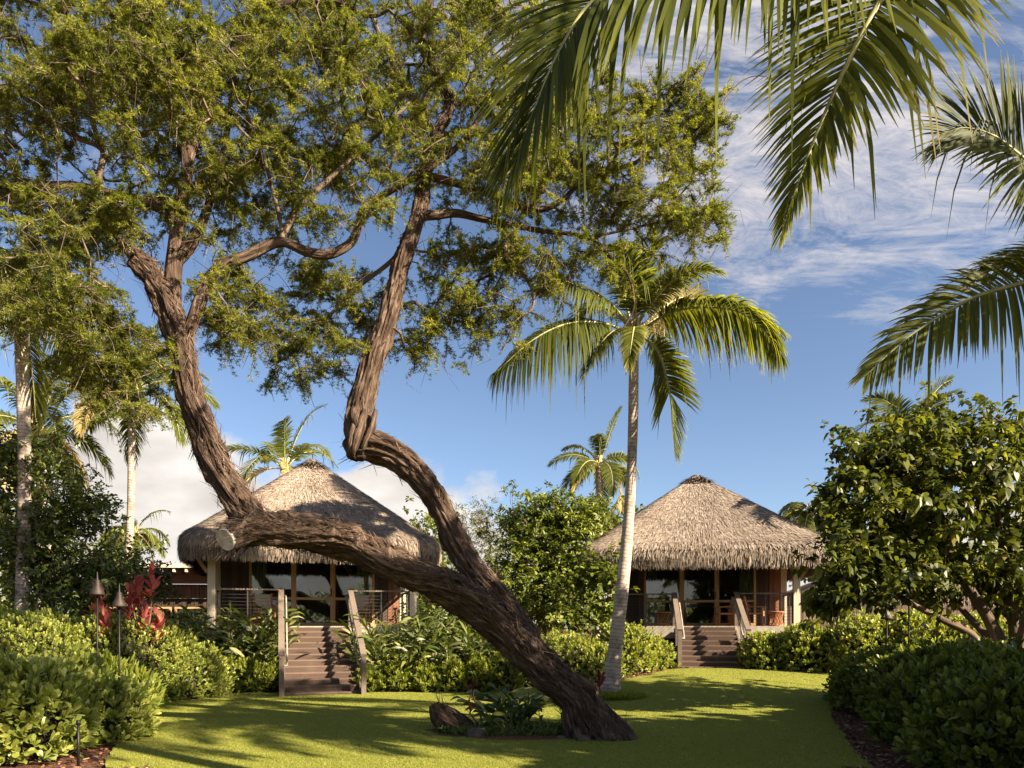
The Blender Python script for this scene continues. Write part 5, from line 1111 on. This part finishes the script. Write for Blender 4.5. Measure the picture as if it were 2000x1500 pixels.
def thatch(a, b, apex, eave, cy, dens=950):
    P, S, prof, pl = roof_fn(a, b, apex, eave, cy)
    mb = MB(); nphi, ns = 128, 40
    ph, ss = np.meshgrid(np.linspace(0, 2 * np.pi, nphi, endpoint=False), np.linspace(0, S, ns)); V = P(ph, ss)
    i = np.arange(ns - 1)[:, None] * nphi; j = np.arange(nphi)[None]; j2 = (j + 1) % nphi
    mb.add(V.reshape(-1, 3), np.stack([i + j, i + nphi + j, i + nphi + j2, i + j2], -1).reshape(-1, 4), .12, None, 0, True)
    # perimeter lookup so the strands spread evenly
    tab = np.linspace(0, 2 * np.pi, 1441); E = P(tab, np.full(1441, S * .8)); pe = np.concatenate([[0], np.cumsum(np.linalg.norm(np.diff(E, axis=0), axis=1))]); pe /= pe[-1]
    n = int(dens * 4 * (a + b) / 2 * S)
    ph = np.interp(rng.random(n), pe, tab); s = S * (1 - .995 * (1 - np.sqrt(rng.random(n) * .98 + .02))) * .985
    courses = .16; s = np.clip(np.round(s / courses) * courses + rng.normal(size=n) * .04, 0.02, S - .06)
    p0 = P(ph, s); p1 = P(ph, np.minimum(s + .12, S)); d = norm(p1 - p0 + 1e-6); pt = P(ph + .01, s); sd = norm(pt - p0); nn = norm(np.cross(sd, d)); nn = np.where(((p0 - [0, cy, 0]) * nn).sum(1)[:, None] < 0, -nn, nn)
    d = norm(d + sd * rng.normal(size=n)[:, None] * .10 + nn * rng.uniform(.06, .24, n)[:, None])
    clump = .5 + .5 * vnoise(np.column_stack([ph * 60, s * 9, 0 * s]), 5)
    leaves(mb, p0 + nn * .004, d, nn, rng.uniform(.14, .28, n), rng.uniform(.016, .034, n), [(0, .9), (.5, 1), (1, .3)], bend=-.05, rnd=np.clip(.12 + .55 * rng.random(n) + .3 * clump, 0, 1), smooth=False)
    # shaggy hanging ends along the eave
    n = int(4 * (a + b) * 640); ph = np.interp(rng.random(n), pe, tab); s = S - rng.uniform(.0, .62, n); p0 = P(ph, s); pin = P(ph, np.full(n, S * .5)); out = norm((p0 - pin) * [1, 1, 0])
    p0 = p0 - out * rng.uniform(-.02, .14, n)[:, None]; L = rng.uniform(.2, .42, n); L = np.minimum(L, (S - s) + rng.uniform(.03, .2, n))
    leaves(mb, p0, norm([0, 0, -1.0] + out * rng.uniform(-.08, .16, n)[:, None] + .07 * rvec(n)), out, L, rng.uniform(.014, .032, n), [(0, .9), (.5, 1), (1, .2)], rnd=np.clip(.05 + .75 * rng.random(n), 0, 1), smooth=False)
    n = 1500; ph = rng.random(n) * 6.283; s = .07 + .55 * np.sqrt(rng.random(n)); p0 = P(ph, s); d = norm(P(ph, s + .15) - p0 + .06 * rvec(n) + [0, 0, .03]); leaves(mb, p0 + [0, 0, .012], d, np.tile([0, 0, 1.0], (n, 1)), rng.uniform(.14, .26, n), .03, [(0, .9), (.5, 1), (1, .3)], rnd=.25 + .6 * rng.random(n), smooth=False)
    # ridge cap
    n = 30; ph = rng.random(n) * 6.283; p0 = P(ph, rng.uniform(.02, .12, n)) + [0, 0, .0]; d = norm(P(ph, np.full(n, .6)) - P(ph, np.full(n, .1)) + [0, 0, .12] + .1 * rvec(n)); leaves(mb, p0, d, np.tile([0, 0, 1.0], (n, 1)), rng.uniform(.10, .2, n), .03, [(0, .9), (.5, 1), (1, .3)], rnd=.6 * rng.random(n), smooth=False)
    return mb, P, S

def board_wall(mb, x0, x1, y, z0, z1, thick=.06, bw=.16, axis='x', rnd=None, inv=1):
    """vertical board and batten wall along x (or along y)"""
    n = max(1, int(round((x1 - x0) / bw))); w = (x1 - x0) / n
    for k in range(n):
        a, b = x0 + k * w, x0 + (k + 1) * w; r = random.random()
        if axis == 'x':
            mb.box(a + .004, b - .004, y, y + thick, z0, z1, r)
            if k: mb.box(a - .018, a + .018, y - .018 * inv if inv > 0 else y + thick, y if inv > 0 else y + thick + .018, z0, z1, r)
        else:
            mb.box(y, y + thick, a + .004, b - .004, z0, z1, r)
            if k: mb.box((y - .018) if inv > 0 else y + thick, y if inv > 0 else y + thick + .018, a - .018, a + .018, z0, z1, r)

def cottage(label, loc, yaw, n_steps, group, ra):
    root = thing('cottage', label, 'cottage', loc, yaw, group)
    hw = 2.95; fy = 2.0; dep = 6.0; drop = n_steps * .15
    m = MB()
    for k in range(42): m.box(-hw, hw, .0 + k * .143, .138 + k * .143, -.04, 0, random.random())
    m.build('deck', M['deck'], root)
    m = MB(); m.box(-hw - .03, hw + .03, -.035, -.003, -.40, -.003); m.box(-hw - .03, -hw, 0, dep, -.40, -.003); m.box(hw, hw + .03, 0, dep, -.40, -.003); m.build('fascia', M['fascia'], root)
    m = MB(); m.box(-hw + .25, hw - .25, .35, dep - .1, -drop - .4, -.05); m.build('foundation', M['foundation'], root)
    for sx in (-1, 1):
        for y in (.12, 2.06, 5.8):
            m = MB(); m.box(sx * 2.84 - .1, sx * 2.84 + .1, y - .1, y + .1, -.4 if y < 1 else .002, 2.45, random.random()); m.build('post', M['post'], root)
        m = MB(); m.beam((sx * 2.84, .25, 1.55), (sx * 2.84, 1.2, 2.35), .09, .12); m.beam((sx * 2.95, .12, 1.5), (sx * 3.4, .12, 2.2), .08, .1); m.build('brace', M['frame'], root)
    m = MB(); m.box(-3.2, 3.2, .03, .21, 2.45, 2.68); m.box(-3.2, -2.75, .25, 5.9, 2.46, 2.66); m.box(2.75, 3.2, .25, 5.9, 2.46, 2.66); m.build('beam', M['frame'], root)
    # walls
    def wl(fn, mat='siding'):
        m = MB(); fn(m); return m.build('wall', M[mat], root)
    wl(lambda m: board_wall(m, -2.72, -1.93, fy, .01, 2.6)); wl(lambda m: (board_wall(m, 1.93, 2.35, fy, .01, 2.6))); wl(lambda m: board_wall(m, 2.36, 2.74, fy - .02, .01, 2.6, bw=.19), 'siding_warm')  # reddish boards at the right end; their paler tone is sunlight put into colour
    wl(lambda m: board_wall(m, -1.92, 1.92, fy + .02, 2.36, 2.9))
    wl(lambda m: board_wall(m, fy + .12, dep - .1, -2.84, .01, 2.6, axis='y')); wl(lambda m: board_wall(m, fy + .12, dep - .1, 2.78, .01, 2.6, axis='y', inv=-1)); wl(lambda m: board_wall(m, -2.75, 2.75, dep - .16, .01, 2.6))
    m = MB(); m.box(-2.7, 2.7, fy + .12, dep - .2, .004, .02); m.box(-2.7, 2.7, 4.9, 4.96, .03, 2.5); m.box(-2.75, 2.75, .25, dep - .2, 2.69, 2.72); m.build('interior', M['interior'], root)
    # windows and door
    for kind, x0, x1 in (('window', -1.92, -.60), ('door', -.60, .60), ('window', .60, 1.92)):
        f = MB(); t = .075
        f.box(x0, x0 + t, fy - .03, fy + .08, .005, 2.36, .4); f.box(x1 - t, x1, fy - .03, fy + .08, .005, 2.36, .7); f.box(x0 + t, x1 - t, fy - .028, fy + .078, 2.28, 2.36, .5); f.box(x0 + t, x1 - t, fy - .028, fy + .078, .83, .91, .5); f.box(x0 + t, x1 - t, fy - .028, fy + .078, .005, .10, .3)
        w = f.build(kind, M['frame'], root)
        for z0, z1 in ((.10, .83), (.91, 2.28)):
            g = MB(); g.box(x0 + t, x1 - t, fy + .02, fy + .03, z0, z1); g.build('pane', M['glass'], w)
        if kind == 'door':
            h = MB(); h.box(x1 - t + .02, x1 - t + .05, fy - .06, fy - .032, .95, 1.2); h.build('handle', M['black'], w)
    for x0, x1 in ((-1.86, -1.42), (1.38, 1.88), (-.62, -.46)):
        xs = np.linspace(x0, x1, 30); yy = fy + .22 + .035 * np.sin(xs * 70); V = np.concatenate([np.column_stack([xs, yy, np.full(30, .06)]), np.column_stack([xs, yy, np.full(30, 2.3)])]); i = np.arange(29); m = MB(); m.add(V, np.stack([i, i + 1, i + 31, i + 30], 1), np.tile(.5 + .4 * np.sin(xs * 70), 2), None, 0, True); m.build('curtain', M['curtain'], root)
    # deck railing
    sw = .98                                               # half width between the stair rails
    def railing(a, b):
        m = MB(); a = np.array(a, float); b = np.array(b, float); L = np.linalg.norm(b - a); d = (b - a) / L
        m.beam(a + [0, 0, 1.05], b + [0, 0, 1.05], .10, .045); rl = m.build('railing', M['rail'], root)
        c = MB(); k = max(1, int(round(L / .95)))
        for q in range(k + 1):
            p = a + d * (L * q / k); c.box(p[0] - .018, p[0] + .018, p[1] - .018, p[1] + .018, .002, 1.026)
        for z in np.arange(.1, 1.0, .1): c.beam(a + [0, 0, z], b + [0, 0, z], .007, .007)
        c.build('cables', M['steel'], rl)
    railing((-2.72, .12, 0), (-sw - .08, .12, 0)); railing((sw + .08, .12, 0), (2.72, .12, 0)); railing((-2.84, .25, 0), (-2.84, 1.94, 0)); railing((2.84, .25, 0), (2.84, 1.94, 0))
    # stairs
    st = MB(); run = .285; tw = sw - .02; foot = -run * (n_steps - .5)
    for sx in (-1, 1): st.beam((sx * (tw - .03), -.05, -.22), (sx * (tw - .03), foot - .02, -drop + .05), .05, .24)
    stairs = st.build('stairs', M['rail'], root)
    for k in range(n_steps):
        z = -(k + 1) * .15; y1 = -.04 - k * run; t = MB()
        if k < n_steps - 1 or True:
            t.box(-tw + .03, tw - .03, y1 - run * .5 - .012, y1 - .01, z - .036, z, .95); t.box(-tw + .03, tw - .03, y1 - run - .012, y1 - run * .5 - .018, z - .036, z, .75)
            t.box(-tw + .034, tw - .034, y1 - .03, y1 - .008, z + .002, z + .112, .2 * random.random() - .25)  # same wood, riser toned down against the tread: step shading put into colour
        t.build('tread', M['deck'], stairs)
    foot = -.04 - run * n_steps + .08
    for sx in (-1, 1):
        m = MB(); x = sx * sw
        m.beam((x, .14, 1.08), (x, foot, 1.08 - drop), .15, .055, .7); hr = m.build('handrail', M['rail'], root)
        p = MB(); p.box(x - .06, x + .06, foot - .06, foot + .06, -drop - .1, 1.04 - drop, .4); p.build('newel_post', M['rail'], hr); p = MB(); p.box(x - .055, x + .055, .06, .17, -.3, 1.03, .5); p.build('top_post', M['rail'], hr)
        mid = MB(); mid.box(x - .05, x + .05, foot * .5 - .05, foot * .5 + .05, -drop * .5 - .3, 1.04 - drop * .5, .4); mid.build('baluster', M['rail'], hr)
        gx = x - sx * .13; q = MB(); q.tube(np.array([[x, .1, .86], [gx, .05, .87], [gx, -.1, .83], [gx, foot + .15, .87 - drop + .05], [gx, foot, .84 - drop], [x, foot, .84 - drop]]), .024, 8); q.build('grab_rail', M['fascia'], hr)
        c = MB()
        for z in np.arange(.12, 1.0, .11): c.beam((x, .1, z), (x, foot, z - drop), .007, .007)
        c.build('cables', M['steel'], hr)
    # thatched roof
    tb, P, S = thatch(ra, 4.0, 5.55, 2.55, 3.0)
    roof = tb.build('roof', M['thatch'], root)
    nphi = 64; phs = np.linspace(0, 2 * np.pi, nphi, endpoint=False); Vs = np.concatenate([P(phs, np.full(nphi, s)) * [.965, 1, 1] + [0, .1, -.34 if s < S - 1.0 else -.05] for s in np.linspace(.3, S - .72, 8)])
    i = np.arange(7)[:, None] * nphi; j = np.arange(nphi)[None]; j2 = (j + 1) % nphi; m = MB(); m.add(Vs, np.stack([i + j, i + j2, i + nphi + j2, i + nphi + j], -1).reshape(-1, 4), .4, None, 0, True); m.build('ceiling', M['interior'], roof)
    return root

def world_of(root_loc, yaw, p):
    c, s = math.cos(yaw), math.sin(yaw)
    return (root_loc[0] + c * p[0] - s * p[1], root_loc[1] + s * p[0] + c * p[1], root_loc[2] + p[2])

DECK = 1.74
LC, LY = (-5.70, 20.9, DECK), R(18)
RC, RY = (6.29, 23.3, DECK), R(-9)

def build_cottages():
    G = 'thatched guest cottages'
    cottage('thatched cottage with wooden stairs standing behind the leaning trunk on the left', LC, LY, 12, G, 3.68)
    cottage('thatched cottage with chairs on its porch standing right of the tall palm', RC, RY, 8, G, 4.2)
    # low building far left
    b = np.array([-13.6, 28.5, 0]); root = thing('pavilion', 'low flat roofed wooden building with pale rafter ends between the cordylines and the left cottage', 'building', b, R(4))
    x0, x1 = -3.0, 7.0
    m = MB(); m.box(x0 - .4, x1, -1.0, 5, 4.02, 4.14); m.box(x0 - .42, x1, -1.04, -1.002, 3.98, 4.16); m.build('roof', M['shingle'], root)
    for k in range(22):
        m = MB(); x = x0 - .2 + k * .46; m.box(x, x + .09, -.98, 2, 3.82, 4.017); m.build('rafter', M['post'], root)
    m = MB(); m.box(x0, x1, -.12, .12, 3.42, 3.8); m.build('beam', M['siding_warm'], root)
    m = MB(); board_wall(m, x0, x1, .25, 2.85, 3.41); m.build('wall', M['siding_warm'], root)
    m = MB(); board_wall(m, x0, x1, .3, 0, 2.84); m.build('wall', M['siding'], root)
    for k in range(7):
        x = x0 + .5 + k * 1.3; m = MB(); t = .07
        m.box(x, x + t, .2, .29, 1.1, 2.5); m.box(x + 1.15 - t, x + 1.15, .2, .29, 1.1, 2.5); m.box(x + t, x + 1.15 - t, .2, .288, 2.43, 2.5); m.box(x + t, x + 1.15 - t, .2, .288, 1.1, 1.17); w = m.build('window', M['frame'], root)
        g = MB(); g.box(x + t, x + 1.15 - t, .26, .27, 1.17, 2.43); g.build('pane', M['glass'], w)
    # low thatched building and fence far right
    b = np.array([16.8, 31.5, .3]); root = thing('thatched_hut', 'low thatched building half hidden behind the broad leaved tree', 'building', b, R(-8))
    tb, P, S = thatch(4.2, 4.0, 4.6, 2.9, 3.0, 160); tb.build('roof', M['thatch'], root)
    m = MB(); board_wall(m, -3.8, 3.8, .3, -.3, 2.6, bw=.2); board_wall(m, .3, 6, -3.8, -.3, 2.6, axis='y'); m.build('wall', M['fence'], root)
    b = np.array([9.6, 26.2, .4]); m = MB()
    for k in range(60):
        m.box(k * .165, k * .165 + .15, 0, .03, 0, 2.05 + .0 * k, random.random())
    m.box(0, 9.9, .032, .08, 1.6, 1.7); m.box(0, 9.9, .032, .08, .3, .4); o = m.build('fence', M['fence']); o.location = tuple(b); o.rotation_euler = (0, 0, R(-10))
    tag(o, 'brown vertical board fence behind the right hedge', 'fence')
build_cottages()

# ------------------------------------------------------------------ furniture and lamps
def build_furniture():
    def chair(label, loc, rz):
        root = thing('armchair', label, 'chair', loc, rz, 'porch chairs')
        for sx in (-1, 1):
            m = MB(); m.beam((sx * .27, -.24, 0), (sx * .25, -.22, .62), .045, .045); m.build('leg', M['teak'], root)
            m = MB(); m.beam((sx * .27, .26, 0), (sx * .25, .24, .42), .045, .045); m.beam((sx * .25, .24, .42), (sx * .25, .36, 1.0), .045, .045); m.build('leg', M['teak'], root)
            m = MB(); m.beam((sx * .27, -.27, .64), (sx * .27, .32, .64), .06, .03); m.build('armrest', M['teak'], root)
        m = MB()
        for y in (-.2, .22): m.beam((-.25, y, .40), (.25, y, .40), .04, .04)
        for sx in (-.25, .25): m.beam((sx, -.2, .40), (sx, .22, .40), .04, .04)
        for z in (.16,): m.beam((-.26, -.23, z), (.26, -.23, z), .03, .03); m.beam((-.26, .25, z), (.26, .25, z), .03, .03)
        m.build('seat_frame', M['teak'], root)
        m = MB()
        for k in range(11): m.box(-.235 + k * .043, -.235 + k * .043 + .036, -.21, .23, .42 + .004 * (k % 2), .432 + .004 * (k % 2), random.random())
        m.build('seat', M['woven'], root)
        m = MB()
        for k in range(12): m.beam((-.225, .25 + k * .0105, .48 + k * .042), (.225, .25 + k * .0105, .48 + k * .042), .02, .034, random.random(), up=(0, -1, .2))
        for k in range(9): m.beam((-.2 + k * .05, .238, .47), (-.2 + k * .05, .355, .97), .03, .008, random.random(), up=(0, -1, .2))
        m.build('backrest', M['woven'], root)
        return root
    c = chair('cream woven teak armchair beside the rattan stool on the right porch', world_of(RC, RY, (1.72, .9, 0)), RY + R(75))
    for lab, p, rz, cc, cy in (('woven teak armchair next to the glass door of the right cottage', (.72, 1.1, 0), R(-80), RC, RY), ('dark teak armchair left of the stairs on the left porch', (-1.45, 1.2, 0), R(10), LC, LY), ('dark teak armchair right of the door on the left porch', (1.35, 1.2, 0), R(-20), LC, LY)):
        k = copy_tree(c); k.location = world_of(cc, cy, p); k.rotation_euler = (0, 0, cy + rz); k['label'] = lab
    def stool(label, loc):
        root = thing('rattan_stool', label, 'stool', loc, 0, 'rattan drum stools')
        m = MB(); n = 14
        for k in range(n):
            for sg in (1, -1):
                a = 2 * math.pi * k / n; t = np.linspace(0, 1, 7); aa = a + sg * t * .9; r = .20 + .045 * np.sin(np.pi * t) * -1 + .03
                m.tube(np.column_stack([np.cos(aa) * r, np.sin(aa) * r, .03 + t * .42]), .009, 4, rnd=random.random(), caps=False)
        m.build('body', M['rattan'], root)
        for z in (.02, .46):
            a = np.linspace(0, 2 * np.pi, 25); m = MB(); m.tube(np.column_stack([np.cos(a) * .235, np.sin(a) * .235, np.full(25, z)]), .018, 6, caps=False); m.build('hoop', M['rattan'], root)
        a = np.linspace(0, 2 * np.pi, 24, endpoint=False); m = MB(); m.tube(np.array([[0, 0, .45], [0, 0, .475]]), .225, 24); m.build('seat', M['rattan'], root)
        return root
    s = stool('round rattan stool at the right end of the right porch', world_of(RC, RY, (2.35, .75, 0)))
    k = copy_tree(s); k.location = world_of(RC, RY, (-1.3, .9, 0)); k['label'] = 'round rattan stool left of the stairs on the right porch'
    root = thing('porch_table', 'small square teak table between the two chairs of the right porch', 'table', world_of(RC, RY, (1.25, 1.35, 0)), RY)
    m = MB()
    for k in range(6): m.box(-.36, .36, -.36 + k * .122, -.36 + k * .122 + .112, .69, .72, random.random())
    m.build('tabletop', M['teak'], root)
    for sx in (-.3, .3):
        for sy in (-.3, .3):
            m = MB(); m.box(sx - .03, sx + .03, sy - .03, sy + .03, 0, .688); m.build('leg', M['teak'], root)
    # torches
    def torch(label, loc, h):
        root = thing('garden_torch', label, 'torch', loc, 0, 'copper headed garden torches')
        m = MB(); m.tube(np.array([[0, 0, -.2], [0, 0, h]]), .018, 8); m.build('pole', M['black'], root)
        def lathe(prof, sides=20):
            a = np.arange(sides) / sides * 2 * np.pi; V = np.concatenate([np.column_stack([np.cos(a) * r, np.sin(a) * r, np.full(sides, z)]) for r, z in prof]); k = len(prof); i = np.arange(k - 1)[:, None] * sides; j = np.arange(sides)[None]; j2 = (j + 1) % sides
            return V, np.stack([i + j, i + j2, i + sides + j2, i + sides + j], -1).reshape(-1, 4)
        m = MB(); V, F = lathe([(.02, h - .02), (.05, h + .0), (.125, h + .01), (.13, h + .03), (.105, h + .1), (.06, h + .2), (.045, h + .26), (.05, h + .28), (.035, h + .29)]); m.add(V, F, .5, None, 0, True); m.build('hood', M['copper'], root)
        m = MB(); V, F = lathe([(.03, h + .285), (.018, h + .36), (.012, h + .43), (.001, h + .46)]); m.add(V, F, .5, None, 0, True); m.build('burner', M['black'], root)
        return root
    def tpos(px, py, D): p = at(px, py, D); return (p[0], p[1], float(ground_z(p[0], p[1])))
    H = 2.0
    t = torch('black garden torch with copper hood in front of the smaller red cordyline', (0, 0, 0), H)
    for k, (px, py, D, lab) in enumerate([(190, 1163, 13.6, None), (233, 1186, 14.0, 'black garden torch with copper hood just below the tall red cordyline'), (1732, 1210, 16.6, 'shorter looking garden torch in front of the sunlit right hedge'), (1775, 1182, 15.6, 'garden torch with its hood among the leaves of the broad leaved tree')]):
        o = t if k == 0 else copy_tree(t); p = at(px, py, D); o.location = (p[0], p[1], p[2] - H)
        if lab: o['label'] = lab
    # short dark stake in the left mulch
    b = ground_pt(153, 1494); m = MB(); m.tube(np.array([b + [0, 0, -.1], b + [0, 0, .52]]), .018, 8); m.tube(np.array([b + [0, 0, .5], b + [0, 0, .56]]), .026, 8)
    tag(m.build('path_light', M['black'], None, b), 'short black path light stake in the mulch at the front left', 'path light')
build_furniture()
